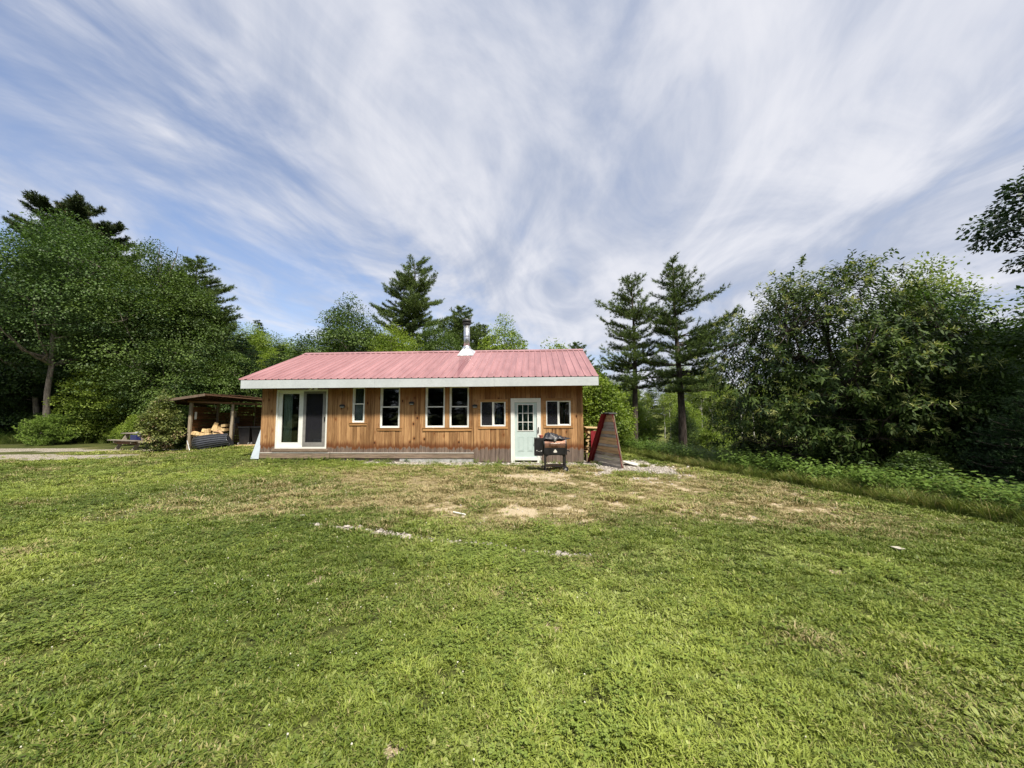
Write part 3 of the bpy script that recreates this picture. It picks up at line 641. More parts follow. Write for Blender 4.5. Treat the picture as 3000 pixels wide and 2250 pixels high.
# chimney
cx, cy = -4.40, 2.70; ch = MB(); ch.lathe([(.128, 4.1), (.128, 5.42)], (cx, cy, 0), 24)
CH = ch.build('stovepipe', m_steel, H, smooth=False)
for p in CH.data.polygons: p.use_smooth = len(p.vertices) == 4
MB().lathe([(.135, 4.86), (.137, 4.87), (.137, 4.90), (.135, 4.91)], (cx, cy, 0), 24).build('pipe_band', m_steel, CH)
MB().lathe([(.12, 5.38), (.175, 5.40), (.175, 5.445), (.115, 5.45), (.115, 5.50), (.185, 5.505), (.185, 5.55), (.16, 5.60), (.02, 5.625)], (cx, cy, 0), 24).build('chimney_cap', m_darksteel, CH)
MB().lathe([(.13, 4.42), (.20, 4.36), (.20, 4.35), (.13, 4.47)], (cx, cy, 0), 24).build('storm_collar', m_steel, CH)
V = []; n = 16
for k in range(n):
    a = 2*math.pi*k/n; c_, s_ = math.cos(a), math.sin(a); q = 1/max(abs(c_), abs(s_)); yb = cy+.36*s_*q*.98
    V.append((cx+.33*c_*q, yb, EZ+(yb-EV)*sl+.028))
V += [(cx+.155*math.cos(2*math.pi*k/n), cy+.155*math.sin(2*math.pi*k/n), 4.40) for k in range(n)]
b = MB(); b.add(V, [(k, (k+1) % n, n+(k+1) % n, n+k) for k in range(n)]); b.build('roof_flashing', plain('bright_flashing', (.72, .73, .74), .35, metal=.6, var=.06), CH)

# windows
def ring(mb, x0, x1, z0, z1, w_, y0, y1, wb=None, wt=None):
    wb = wb or w_; wt = wt or w_
    mb.box(x0, x0+w_, y0, y1, z0, z1).box(x1-w_, x1, y0, y1, z0, z1)
    mb.box(x0+w_, x1-w_, y0+.001, y1-.001, z0, z0+wb).box(x0+w_, x1-w_, y0+.001, y1-.001, z1-wt, z1); return mb
def pane(x0, x1, z0, z1, y, par, mat=None, name='pane'):
    return MB().box(x0, x1, y, y+.006, z0, z1).build(name, mat or m_glass, par)
def hung(x0, x1, z0, z1, zm, label=None, toprail=.04):
    fr = ring(MB(), x0+.002, x1-.002, z0, z1, .028, -.040, .075)
    W_ = fr.build('window', m_white, H)
    if label: W_['label'] = label
    s = ring(MB(), x0+.03, x1-.03, zm-.02, z1-.03, .03, .02, .055, .035, .06); s.build('upper_sash', m_white, W_)
    s = ring(MB(), x0+.03, x1-.03, z0+.03, zm+.02, .03, -.02, .018, .05, .036); s.build('lower_sash', m_white, W_)
    pane(x0+.058, x1-.058, zm+.01, z1-.08, .037, W_); pane(x0+.058, x1-.058, z0+.075, zm-.012, 0, W_)
    return W_
hung(-7.89, -7.46, 1.345, 2.63, 2.0, 'narrow double hung window with pale blind')
hung(-6.905, -6.22, 1.16, 2.63, 1.89); hung(-5.32, -4.65, 1.165, 2.63, 1.885); hung(-4.485, -3.82, 1.165, 2.63, 1.885)
for x0, x1, z0, z1 in ((-7.98, -7.37, 1.262, 1.342), (-7.0, -6.14, 1.078, 1.157), (-5.41, -3.725, 1.062, 1.162)):
    MB().box(x0, x1, -.052, -.026, z0, z1).build('window_apron', m_trim, H); MB().box(x0-.01, x1+.01, -.066, -.026, z1-.002, z1+.018).build('sill', m_trim, H)
for x0, x1, z0 in ((-7.955, -7.895, 1.362), (-7.455, -7.395, 1.362), (-6.975, -6.91, 1.177), (-6.215, -6.15, 1.177), (-5.39, -5.325, 1.182), (-4.645, -4.49, 1.182), (-3.815, -3.745, 1.182)):
    MB().box(x0, x1, -.046, -.031, z0, 2.7).build('side_trim', m_siding, H)
def slider(x0, x1, z0, z1, ox0, ox1, oz0, oz1):
    for q in ((ox0, x0-.002, oz0+.09, oz1-.09), (x1+.002, ox1, oz0+.09, oz1-.09), (ox0, ox1, oz0, oz0+.088), (ox0, ox1, oz1-.088, oz1)):
        MB().box(q[0], q[1], -.050, -.026, q[2] if q[2] != oz0 else oz0, min(q[3], z0-.002) if q[2] == oz0 else q[3]).build('window_trim', m_trim, H)
    W_ = ring(MB(), x0, x1, z0, z1, .032, -.044, .075).build('window', m_white, H); xm = (x0+x1)/2
    MB().box(xm-.03, xm+.02, -.036, .06, z0+.03, z1-.03).build('mullion', m_white, W_)
    ring(MB(), xm+.02, x1-.032, z0+.032, z1-.032, .02, .0, .03).build('sash', m_white, W_)
    pane(x0+.032, xm-.03, z0+.032, z1-.032, .045, W_); pane(xm+.04, x1-.052, z0+.052, z1-.052, .012, W_)
    MB().box(x0+.034, xm-.031, -.012, -.009, z0+.034, z1-.034).build('insect_screen', m_screen, W_); return W_
slider(-3.42, -2.57, 1.215, 2.07, -3.497, -2.491, 1.132, 2.13)
slider(-1.20, -.38, 1.23, 2.075, -1.29, -.30, 1.15, 2.152)
# sliding patio door
SD = ring(MB(), -10.63, -8.79, .47, 2.515, .045, -.05, .09, .055, .05).build('sliding_door', m_white, H)
ring(MB(), -10.583, -9.70, .528, 2.462, .135, .0, .04, .15, .09).build('fixed_panel', m_white, SD)
pane(-10.445, -9.84, .68, 2.37, .02, SD)
ring(MB(), -9.70, -8.838, .528, 2.462, .04, -.012, -.001, .03, .03).build('door_rail', m_white, SD)
ring(MB(), -9.66, -8.86, .535, 2.45, .10, -.034, -.013, .15, .075).build('screen_frame', m_greyfr, SD)
MB().box(-9.56, -8.96, -.026, -.023, .685, 2.375).build('insect_screen', m_screen, SD)
pane(-9.60, -8.93, .66, 2.39, .05, SD)
MB().box(-8.885, -8.855, -.06, -.035, 1.42, 1.56).build('door_handle', m_black, SD)
MB().box(-10.715, -8.72, -.085, -.026, .372, .465).build('door_sill', m_greybd, H)
# entry door
D = ring(MB(), -2.392, -1.38, -.0, 2.158, .022, -.062, .05, .012, .022)
D.box(-2.37, -2.262, -.052, .06, .0, 2.135).box(-1.51, -1.402, -.052, .06, .0, 2.135).box(-2.262, -1.51, -.051, .06, 2.018, 2.135).box(-2.262, -1.51, -.051, .06, .085, .168)
D = D.build('door', m_white, H, bevel=.002)
x0, x1 = -2.262, -1.51; lf = MB(); gx0, gx1, gz0, gz1 = -2.172, -1.622, 1.052, 1.955
lf.box(x0+.003, gx0, -.02, .02, .17, 2.016).box(gx1, x1-.003, -.02, .02, .17, 2.016).box(gx0, gx1, -.02, .02, .17, gz0).box(gx0, gx1, -.02, .02, gz1, 2.016)
lf.build('door_leaf', m_door, D)
gr = ring(MB(), gx0, gx1, gz0, gz1, .022, -.034, -.005)
for k in (1, 2):
    xx = gx0+(gx1-gx0)*k/3; gr.box(xx-.009, xx+.009, -.030, -.006, gz0+.022, gz1-.022); z_ = gz0+(gz1-gz0)*k/3; gr.box(gx0+.022, gx1-.022, -.029, -.007, z_-.009, z_+.009)
gr.build('glazing_grid', m_white, D)
m_frost = glassmat('door_glass', (.55, .68, .66))
for i in range(3):
    for j in range(3):
        a = gx0+(gx1-gx0)*i/3; c = gz0+(gz1-gz0)*j/3; pane(a+.012, a+(gx1-gx0)/3-.012, c+.012, c+(gz1-gz0)/3-.012, .0, D, m_frost)
for a in (-2.147, -1.835):
    ring(MB(), a, a+.19, .376, .868, .014, -.027, -.021).build('raised_panel', m_door, D); MB().box(a+.035, a+.155, -.0255, -.0205, .41, .834).build('raised_panel', m_door, D)
MB().box(-1.475, -1.452, -.075, -.053, 1.0, 1.19).box(-1.474, -1.453, -.10, -.077, 1.03, 1.16).build('door_handle', m_black, D)
MB().lathe([(.004, -.062), (.024, -.058), (.026, -.045), (.012, -.022)], (-1.6, 0, .64), 12, 'y').build('knob', m_darksteel, D)
MB().box(-1.62, -1.60, -.053, -.04, 0, .0).v
# little lights
for x, z in ((-8.25, 1.925), (-5.80, 2.005), (-3.61, 1.895)):
    b = MB(); b.v = []
    n = 10; prof = [(-.085, -.01), (-.085, .03), (-.06, .055), (0, .065), (.06, .055), (.085, .03), (.085, -.01)]
    b.prism(prof, (x, -.026, z), (1, 0, 0), (0, 0, 1), (0, -1, 0), .075); Lm = b.build('wall_light', m_blackpl, H)
    MB().box(x-.06, x+.06, -.088, -.03, z-.04, z-.012).build('light_lens', plain('milky_lens', (.45, .45, .42), .5), Lm)
    MB().box(x-.075, x+.075, -.05, -.027, z-.05, z-.042).build('light_base', m_blackpl, Lm)
b = MB(); b.lathe([(.05, 2.56), (.05, 2.60)], (-9.1, -.38, 0), 12); Fl = b.build('flood_light', m_white, H)
for s_ in (-1, 1): MB().tube([(-9.1+s_*.03, -.38, 2.56), (-9.1+s_*.09, -.42, 2.53), (-9.1+s_*.13, -.45, 2.52)], [.02, .045, .055], 10).build('lamp_head', m_white, Fl)

# things seen through the panes (world position from cabin coordinates)
def hw(x, y, z=0): return (HO[0]+x*math.cos(YAW)+y*math.sin(YAW), HO[1]-x*math.sin(YAW)+y*math.cos(YAW), z)
def drape(name, x0, x1, z0, z1, y, amp, waves, col, label, cat, taper=0, wig=.0):
    n = max(24, waves*6); V = []; F = []; K = 8
    for j in range(K+1):
        tz = j/K; z = z1+(z0-z1)*tz
        for i in range(n+1):
            tx = i/n; wid = (1-taper*(1-tz)); xc = (x0+x1)/2; xx = xc+(tx-.5)*(x1-x0)*wid+wig*math.sin(tz*4)
            V.append((xx, y+amp*math.sin(tx*waves*6.283+tz*.8)*(.5+.5*tz)*(1+.3*math.sin(tx*17)), z))
    F = [(j*(n+1)+i, j*(n+1)+i+1, (j+1)*(n+1)+i+1, (j+1)*(n+1)+i) for j in range(K) for i in range(n)]
    me = bpy.data.meshes.new(name); me.from_pydata([(v[0]-x0, v[1]-y, v[2]-z0) for v in V], [], F); me.polygons.foreach_set('use_smooth', [True]*len(F)); me.update()
    o = link(name, me, plain(name+'_cloth', col, .9), None, hw(x0, y, z0), (0, 0, -YAW)); s_ = o.modifiers.new('thick', 'SOLIDIFY'); s_.thickness = .004
    return tag(o, label, cat)
drape('curtain', -10.45, -10.14, .62, 2.42, .10, .025, 5, (.72, .80, .70), 'grey green curtain drawn aside behind left pane of sliding door', 'curtain')
drape('curtain', -9.06, -8.9, .62, 2.42, .22, .02, 3, (.30, .34, .30), 'narrow grey green curtain behind right edge of the sliding screen door', 'curtain')
drape('window_blind', -7.85, -7.50, 1.38, 2.02, .10, .002, 1, (.62, .64, .66), 'pale blind covering lower half of the narrow cabin window', 'blind')
drape('window_blind', -7.85, -7.50, 2.02, 2.58, .11, .01, 3, (.24, .24, .22), 'dim net curtain behind upper half of the narrow window', 'curtain')
drape('door_curtain', -2.17, -1.62, 1.06, 1.95, .06, .006, 4, (.30, .36, .34), 'grey green net curtain behind the glazed upper half of the door', 'curtain')
drape('jacket', -2.97, -2.66, 1.24, 2.02, .11, .02, 3, (.10, .13, .24), 'dark blue jacket hanging inside the window left of the door', 'jacket', .8, .02)
drape('curtain', -.72, -.62, 1.25, 1.9, .12, .02, 2, (.34, .23, .15), 'brown curtain strip inside the window right of the door', 'curtain')
drape('curtain', -.56, -.43, 1.25, 1.95, .12, .02, 2, (.26, .18, .12), 'darker brown curtain at the right edge of the right hand window', 'curtain')
def thing(mb, name, mat, label, cat, group=None, smooth=False, bevel=0, loc=None, rot=None):
    return tag(mb.build(name, mat, None, smooth, loc, rot, bevel), label, cat, group)
thing(MB().box(0, .55, 0, .35, 0, .3, .01), 'storage_tub', plain('white_tub', (.33, .33, .34), .6), 'pale storage tub on the floor behind the sliding screen', 'tub', loc=hw(-9.5, .35, .45), rot=(0, 0, -YAW), bevel=.02)
b = MB(); b.lathe([(.02, 0), (.16, .02), (.2, .25), (.15, .42), (.18, .55), (.12, .72), (.02, .8)], n=12); thing(b, 'basket', plain('dark_wicker', (.12, .08, .05), .9, sc=30, var=.4), 'round brown wicker basket seen through the left sliding door pane', 'basket', loc=hw(-9.98, .5, .5))
thing(MB().box(0, .012, 0, .01, 0, .55), 'blind_rod', m_white, 'thin white rod behind right pane of the right hand window', 'rod', loc=hw(-.59, .17, 1.27))

# white panel leaning on the left gable wall
b = MB(); b.add([(-.30, -.10, 0), (.0, -.10, 0), (-.015, .08, 1.18), (-.04, .08, 1.2), (-.30, -.085, 0), (.0, -.085, 0), (-.015, .095, 1.18), (-.04, .095, 1.2)], [(0, 1, 2, 3), (7, 6, 5, 4), (0, 4, 5, 1), (1, 5, 6, 2), (2, 6, 7, 3), (3, 7, 4, 0)])
thing(b, 'leaning_panel', plain('pale_blue_white_panel', (.50, .57, .64), .5, var=.06), 'thin white triangular panel leaning at the left corner of the cabin', 'panel', loc=hw(-11.16, 0, .12), rot=(0, 0, -YAW))

# ------------------------------------------------------------------ pellet grill
GX0, GY0 = 1.215, 10.92
G = empty('grill', (GX0, GY0, 0), R(-1.5), 'black pellet grill with copper lid standing before the cabin wall', 'grill'); G.scale = (1, 1, 1.03)
m_copper = plain('copper_lid_enamel', (.23, .125, .085), .28, metal=.6, var=.15, sc=4)
m_gb = plain('grill_black_steel', (.012, .012, .014), .38, spec=.5, var=.2)
b = MB(); arc = [(-.235*math.cos(a), .235*math.sin(a)) for a in np.linspace(math.pi*1.0, math.pi*2.0, 13)]
b.prism([(p[0], p[1]) for p in arc], (-.31, 0, .70), (0, 1, 0), (0, 0, 1), (1, 0, 0), .62); b.box(-.31, .31, -.20, .20, .47, .56)
b.box(-.325, -.3105, -.215, .215, .46, .74).box(.3105, .325, -.215, .215, .46, .74).build('barrel', m_gb, G)
b = MB(); arc = [(.238*math.cos(a), .238*math.sin(a)) for a in np.linspace(math.pi*1.06, -0.06*math.pi, 15)]
b.prism(arc, (-.295, 0, .705), (0, 1, 0), (0, 0, 1), (1, 0, 0), .59)
LID = b.build('lid', m_copper, G)
for s_ in (-1, 1):
    b = MB(); b.prism([(.244*math.cos(a), .244*math.sin(a)) for a in np.linspace(math.pi*1.08, -.08*math.pi, 15)], (s_*.305-.012, 0, .705), (0, 1, 0), (0, 0, 1), (1, 0, 0), .024); b.build('lid_end', m_gb, LID)
MB().tube([(-.13, -.24, .77), (-.13, -.285, .775), (.13, -.285, .775), (.13, -.24, .77)], .011, 8).build('lid_handle', plain('polished_handle', (.75, .68, .6), .25, metal=.8), LID)
MB().lathe([(.004, -.245), (.035, -.243), (.035, -.225)], (0, 0, .865), 14, 'y').build('thermometer', m_steel, LID)
b = MB(); b.box(-.31, .31, -.235, -.205, .475, .64); b.build('front_plate', m_gb, G)
# badge: white mountain outline
badge = plain('badge_white', (.62, .60, .55), .5)
b = MB(); b.prism([(-.055, -.012), (-.04, .012), (-.03, .035), (-.012, .055), (0, .06), (.014, .052), (.03, .03), (.042, .01), (.055, -.012), (.03, -.028), (-.03, -.028)], (-.0, -.236, .555), (1, 0, 0), (0, 0, 1), (0, -1, 0), .004); b.build('badge', badge, G)
b = MB(); b.box(-.585, -.335, -.17, .17, .43, .895, 0); HP = b.build('hopper', m_gb, G, bevel=.008)
MB().box(-.59, -.33, -.175, .175, .897, .915).build('hopper_lid', m_gb, HP, bevel=.004)
b = MB(); b.lathe([(.003, -.182), (.016, -.180), (.018, -.171)], (-.39, 0, .565), 12, 'y'); b.box(-.53, -.50, -.176, -.171, .565, .59)
for k in range(6): b.box(-.485+k*.013, -.478+k*.013, -.1735, -.171, .545+.004*(k % 2), .56)
b.build('control_marks', plain('control_white', (.45, .45, .45), .5), HP)
for x, y in ((-.275, -.19), (.275, -.19), (-.275, .19), (.275, .19)):
    MB().box(x-.02, x+.02, y-.02, y+.02, (.0 if x < 0 else .075)-.01, .475).build('leg', m_gb, G)
b = MB(); b.prism([(-.255, .47), (-.255, .40), (-.20, .445), (-.1, .455), (.1, .455), (.2, .445), (.255, .40), (.255, .47)], (0, -.205, 0), (1, 0, 0), (0, 0, 1), (0, 1, 0), .02); b.build('apron', m_gb, G)
b = MB(); b.box(-.39, .255, -.185, -.155, .135, .165).box(-.255, .255, .16, .185, .135, .165).box(-.254, .254, -.154, .159, .138, .150); b.build('bottom_shelf', m_gb, G)
for y in (-.215, .215):
    Wd = MB().lathe([(.03, -.018), (.08, -.016), (.082, .0), (.08, .016), (.03, .018)], (.285, y, .078), 20, 'y').build('wheel', m_blackpl, G)
    MB().lathe([(.012, -.024), (.03, -.022), (.03, .022), (.012, .024)], (.285, y, .078), 12, 'y').build('hub', plain('hub_grey', (.25, .25, .26), .5), Wd)
MB().tube([(.32, -.05, .56), (.40, -.05, .56), (.42, -.05, .53)], .018, 8).build('drain_spout', m_gb, G)
MB().tube([(-.42, .0, .43), (-.36, -.02, .25), (-.30, 0, .05), (-.25, .3, .01)], .006, 5).build('power_cord', m_gb, G)
# cloth cover folded on top
nU, nV = 44, 22; V = []
for j in range(nV+1):
    for i in range(nU+1):
        a = i/nU; c = j/nV; x = -.34+.70*a+(.09*max(0, a-.72)/.28 if True else 0); y = -.24+.46*c
        base = .94+.13*math.exp(-((a-.30)/.34)**2)*math.sin(math.pi*min(1, max(0, c)))**.55
        base += .018*math.sin(a*19+c*9)+.014*math.sin(a*31-c*14+1)+.012*math.sin(a*9+c*23)
        edge_ = min(c, 1-c)*9; zf = base if edge_ > 1 else (.895+.02*math.sin(a*12))*(1-edge_)+base*edge_
        ea = min(a*9, 1); eb = min((1-a)*4, 1); z = (.90 if a < .5 else .925)+(zf-(.90 if a < .5 else .925))*ea*eb
        V.append((x, y*(1-.55*max(0, a-.75)/.25), z))
F = [(j*(nU+1)+i, j*(nU+1)+i+1, (j+1)*(nU+1)+i+1, (j+1)*(nU+1)+i) for j in range(nV) for i in range(nU)]
b = MB(); b.add(V, F); cv = thing(b, 'grill_cover', plain('black_vinyl_cover', (.022, .022, .028), .42, var=.3, sc=9), 'crumpled black cover bunched on top of the grill', 'cover', smooth=True, loc=(GX0, GY0, .01), rot=(0, 0, R(-1.5)))
s_ = cv.modifiers.new('thick', 'SOLIDIFY'); s_.thickness = .012
b = MB(); b.lathe([(.035, 0), (.04, .002), (.062, .09), (.07, .09), (.07, .10), (.05, .10)], n=18)
thing(b, 'red_bucket', plain('salmon_red_plastic', (.55, .16, .11), .5), 'small salmon red bucket on the grill hopper', 'bucket', loc=(GX0-.385, GY0+.02, .92))

# ------------------------------------------------------------------ plank wood rack beside the cabin
RK = empty('firewood_rack', (2.69, 12.71, 0), R(-70.1), 'tapering weathered plank firewood rack with red metal side', 'rack')
m_pl = [wood('rack_plank_tan', (.34, .21, .10), (.62, .43, .25), 'x', rand=.25), wood('rack_plank_grey', (.20, .18, .16), (.50, .46, .41), 'x', rand=.3), wood('rack_plank_dark', (.06, .04, .03), (.36, .30, .25), 'x', rand=.2, gs=.5)]
zs = [0]
while zs[-1] < 1.58: zs.append(min(1.61, zs[-1]+rnd.choice((.085, .095, .115, .14 if zs[-1] < .5 else .1))))
pick = [1, 1, 1, 2, 0, 0, 1, 0, 0, 1, 0, 1, 1, 1, 0, 0, 0, 0, 0]
xl = lambda z: .86*z/1.61; xr = lambda z: 1.58-.43*z/1.61
for i, (a, c) in enumerate(zip(zs[:-1], zs[1:])):
    gp_ = rnd.uniform(.004, .012); j1, j2 = rnd.uniform(-.01, .012), rnd.uniform(-.01, .015)
    b = MB(); b.prism([(xl(a)+j1, a+rnd.uniform(0, .004)), (xr(a)+j2, a), (xr(c)+j2, c-gp_), (xl(c)+j1, c-gp_+rnd.uniform(-.004, .003))], (0, rnd.uniform(-.006, .004), 0), (1, 0, 0), (0, 0, 1), (0, 1, 0), .025)
    b.build('plank', m_pl[pick[min(i, len(pick)-1)]], RK)
m_gw = wood('rack_frame_wood', (.10, .07, .05), (.22, .17, .13), 'z', knots=False)
for y in (.035,):
    MB().bar((.03, y+.02, 0), (.88, y+.02, 1.58), .04, .08).build('rack_post', m_gw, RK); MB().bar((1.54, y+.02, 0), (1.12, y+.02, 1.58), .04, .08).build('rack_post', m_gw, RK)
def redsheet(pa, pb, y0, y1, nr, name='metal_sheet'):
    pa, pb = Vector(pa), Vector(pb); nrm = (pb-pa).cross(Vector((0, 1, 0))).normalized(); V = []; F = []; prof = []
    for k in range(nr+1):
        yy = y0+(y1-y0)*k/nr
        for d_, h_ in ((-.02, 0), (-.01, .018), (.01, .018), (.02, 0)):
            if y0 <= yy+d_ <= y1: prof.append((yy+d_, h_))
    for s_ in (0, 1):
        for off in (0, -.004):
            for yy, h_ in prof: q = pa+(pb-pa)*s_+nrm*(h_+off); V.append((q.x, yy, q.z))
    n = len(prof); F = [(k, k+1, 2*n+k+1, 2*n+k) for k in range(n-1)]+[(n+k+1, n+k, 3*n+k, 3*n+k+1) for k in range(n-1)]+[(0, 2*n, 3*n, n), (n-1, 2*n-1, 4*n-1, 3*n-1)]
    return MB().add(V, F)
redsheet((.86-.03, 0, 1.62), (-.06, 0, .02), -.20, .30, 4).build('metal_sheet', m_redmetal, RK)
redsheet((1.595, 0, .02), (1.165, 0, 1.62), -.01, .03, 1).build('metal_sheet', m_redmetal, RK)
b = MB(); b.prism([(.80, 1.615), (1.19, 1.615), (1.12, 1.66), (1.0, 1.635), (.9, 1.665)], (0, -.12, 0), (1, 0, 0), (0, 0, 1), (0, 1, 0), .3); b.build('top_cap', m_darksteel, RK)

# split firewood: one maker for the pile beside the rack and the one in the shed
m_lf = wood('split_wood_pale', (.50, .34, .16), (.76, .58, .33), 'z', rand=.25, knots=False)
m_lb = wood('log_bark_brown', (.07, .045, .03), (.20, .14, .09), 'y', rand=.4, knots=False)
def log_mesh(seed, ln=.4):
    q = random.Random(seed); a0 = q.uniform(0, 6.28); sp = q.choice((1.7, 2.4, 3.1)); rr = q.uniform(.07, .1)
    poly = [(0, 0)]+[(rr*math.cos(a0+sp*k/6)*q.uniform(.93, 1.05), rr*math.sin(a0+sp*k/6)) for k in range(7)]
    cx_ = sum(p[0] for p in poly)/8; cz_ = sum(p[1] for p in poly)/8; poly = [(p[0]-cx_, p[1]-cz_) for p in poly]
    b = MB(); b.prism(poly, (0, 0, 0), (1, 0, 0), (0, 0, 1), (0, 1, 0), ln); me = b.mesh('firewood_log'); me.materials.append(m_lf); me.materials.append(m_lb)
    for i, p in enumerate(me.polygons): p.material_index = 0 if (abs(p.normal.y) > .7 or len(p.vertices) > 4) else (1 if i % 3 else 0)
    return me
LG = [log_mesh(i) for i in range(8)]
k = 0
for row in range(8):
    for c in range(3):
        z = .34+row*.095; x = 2.58+c*.15+(row % 2)*.05; top = row == 7
        tag(link('firewood_log', LG[k % 8], None, None, (x, 13.0-.02*c+rnd.uniform(-.03, .03), z), (rnd.uniform(-.06, .06), rnd.uniform(0, 6.28), R(rnd.uniform(-14, 14)))),
            '%s split log in the %s layer of the stack between cabin and rack' % (('left', 'middle', 'right')[c], ('lowest', 'second lowest', 'third lowest', 'fourth lowest', 'fourth highest', 'third highest', 'second highest', 'topmost')[row]), 'firewood log', 'split logs stacked beside the rack'); k += 1
STD = empty('log_stand', (2.5, 12.95, 0), 0, 'low dark timber stand under the logs between cabin and rack', 'stand')
for x in (.03, .45): MB().box(x, x+.05, .02, .07, 0, .29).build('leg', m_gw, STD); MB().box(x, x+.05, .35, .40, 0, .29).build('leg', m_gw, STD)
MB().box(0, .52, 0, .42, .29, .30).build('deck', m_gw, STD)
thing(MB().box(-.02, .5, -.06, .45, 0, .02, .006), 'pale_board', m_lf, 'pale board lying on top of the logs beside the rack', 'board', loc=(2.55, 12.98, 1.13), rot=(R(3), R(2), 0))
thing(MB().box(0, .34, 0, .012, 0, .62, .008), 'red_sheet', m_redmetal, 'dark red metal sheet propped against the log stack', 'metal sheet', loc=(2.68, 12.86, .42), rot=(R(-6), 0, 0))
b = MB(); b.tube([(0, 0, .03), (.22, -.12, .05)], .035, 8); thing(b, 'fallen_log', m_lb, 'short brown log end lying below the red metal side', 'log', loc=(2.55, 12.5, 0))
b = MB(); b.lathe([(.30, 0), (.33, .008), (.335, .03), (.325, .042), (.02, .046)], n=36)
thing(b, 'round_disc', plain('offwhite_lid', (.62, .60, .55), .6, var=.06), 'round off white lid lying on gravel right of the rack', 'lid', loc=(3.85, 12.1, .01), rot=(R(4), R(10), R(12)))
thing(MB().box(0, .12, 0, .08, 0, .012, .006), 'paper_scrap', plain('pale_scrap', (.42, .39, .33), .8), 'small pale scrap lying on lawn at right', 'scrap', loc=(4.5, 4.52, .04), rot=(R(5), R(8), .3))
b = MB(); b.tube([(0, 0, .03), (.22, -.18, .035)], .012, 6); thing(b, 'white_pipe', m_white, 'short white pipe piece lying in the grass below the cabin', 'pipe', loc=(-.98, 6.35, .0))
# bits of stone in the lawn
for i, (x, y, s_) in enumerate(((-2.42, 5.62, .05), (-3.4, 6.2, .06))):
    b = MB(); b.lathe([(.2, -.3), (.95, -.1), (1, .1), (.6, .45), (.1, .5)], n=7); b.v = [(a*s_, c*s_*.7, d*s_*.6) for a, c, d in b.v]
    thing(b, 'stone', plain('field_stone', (.42, .38, .34), .9), ('small tan stone at the left end of the stony line', 'flat grey stone in the lawn left of the stony line')[i], 'stone', loc=(x, y, .02))

# ------------------------------------------------------------------ open wood shed
SH = empty('wood_shed', (-14.95, 17.49, 0), R(10.5), 'open fronted timber shed with low brown roof left of the cabin', 'shed')
m_post = wood('shed_post_grey', (.22, .18, .13), (.42, .36, .28), 'z', rand=.2); m_sp = wood('shed_plank_brown', (.12, .06, .03), (.27, .15, .08), 'x', rand=.3); m_sd = wood('shed_rafter_dark', (.055, .03, .018), (.13, .07, .04), 'y', knots=False)
for a, c, w_ in (((0, 0, 0), (.03, 0, 2.3), .11), ((1.73, 0, .1), (1.78, 0, 2.24), .08), ((1.60, .25, .1), (1.62, .25, 2.2), .09), ((3.7, 0, .1), (3.7, 0, 2.1), .1), ((-.02, 2.2, 0), (0, 2.2, 2.2), .1), ((3.7, 2.2, .1), (3.7, 2.2, 2.1), .1), ((1.75, 2.25, 0), (1.75, 2.25, 2.3), .09)):
    MB().bar(a, c, w_, w_, (0, 1, 0)).build('post', m_post, SH)
MB().bar((-.1, -.06, 2.27), (1.8, -.06, 2.19), .05, .09).build('header', m_sp, SH); MB().bar((1.83, -.06, 2.19), (3.9, -.06, 2.09), .05, .09).build('header', m_sp, SH)
RP = [(-1.05, 2.30), (.85, 2.62), (2.4, 2.53), (4.1, 2.30)]
def rz_(x): return float(np.interp(x, [p[0] for p in RP], [p[1] for p in RP]))
b = MB(); b.prism(RP+[(x, z-.03) for x, z in RP[::-1]], (0, -.5, 0), (1, 0, 0), (0, 0, 1), (0, 1, -.05), 3.2); b.build('shed_roof', m_sd, SH)
for k in range(15): x = -1.0+k*.36; MB().bar((x, -.52, rz_(x)+.008), (x, 2.7, rz_(x)-.15), .05, .02).build('roof_batten', m_sd, SH)
for k in range(9): x = -.8+k*.58; MB().bar((x, -.42, rz_(x)-.09), (x, 2.6, rz_(x)-.24), .045, .11).build('rafter', m_sd, SH)
MB().bar((-1.06, -.53, 2.25), (.85, -.53, 2.57), .03, .11).build('rake_board', m_gw, SH); MB().bar((.86, -.53, 2.57), (4.1, -.53, 2.26), .03, .05).build('rake_board', m_sd, SH)
z = .12; k = 0
while z < 1.95:
    h_ = rnd.uniform(.13, .17); x0_ = .08; x1_ = 3.65
    if z > 1.72: spans = [(.95, 1.7), (1.8, 2.6)]
    else: spans = [(.08, 1.7), (1.8, 3.6)]
    for a, c in spans:
        y_ = 2.13+rnd.uniform(-.01, .01); MB().box(a, c, y_, y_+.02, z, z+h_-.012).build('plank', m_sp, SH)
    z += h_
for k in range(13): MB().box(-.03, -.01, .1, 2.1, .1+k*.15, .235+k*.15).build('side_plank', m_sp, SH)
MB().box(1.85, 3.6, .05, 1.2, .10, .20).build('floor_plank', m_lf, SH)
def sw(x, y, z=0): a = R(10.5); return (-14.95+x*math.cos(a)-y*math.sin(a), 17.49+x*math.sin(a)+y*math.cos(a), z)
SY = R(10.5)
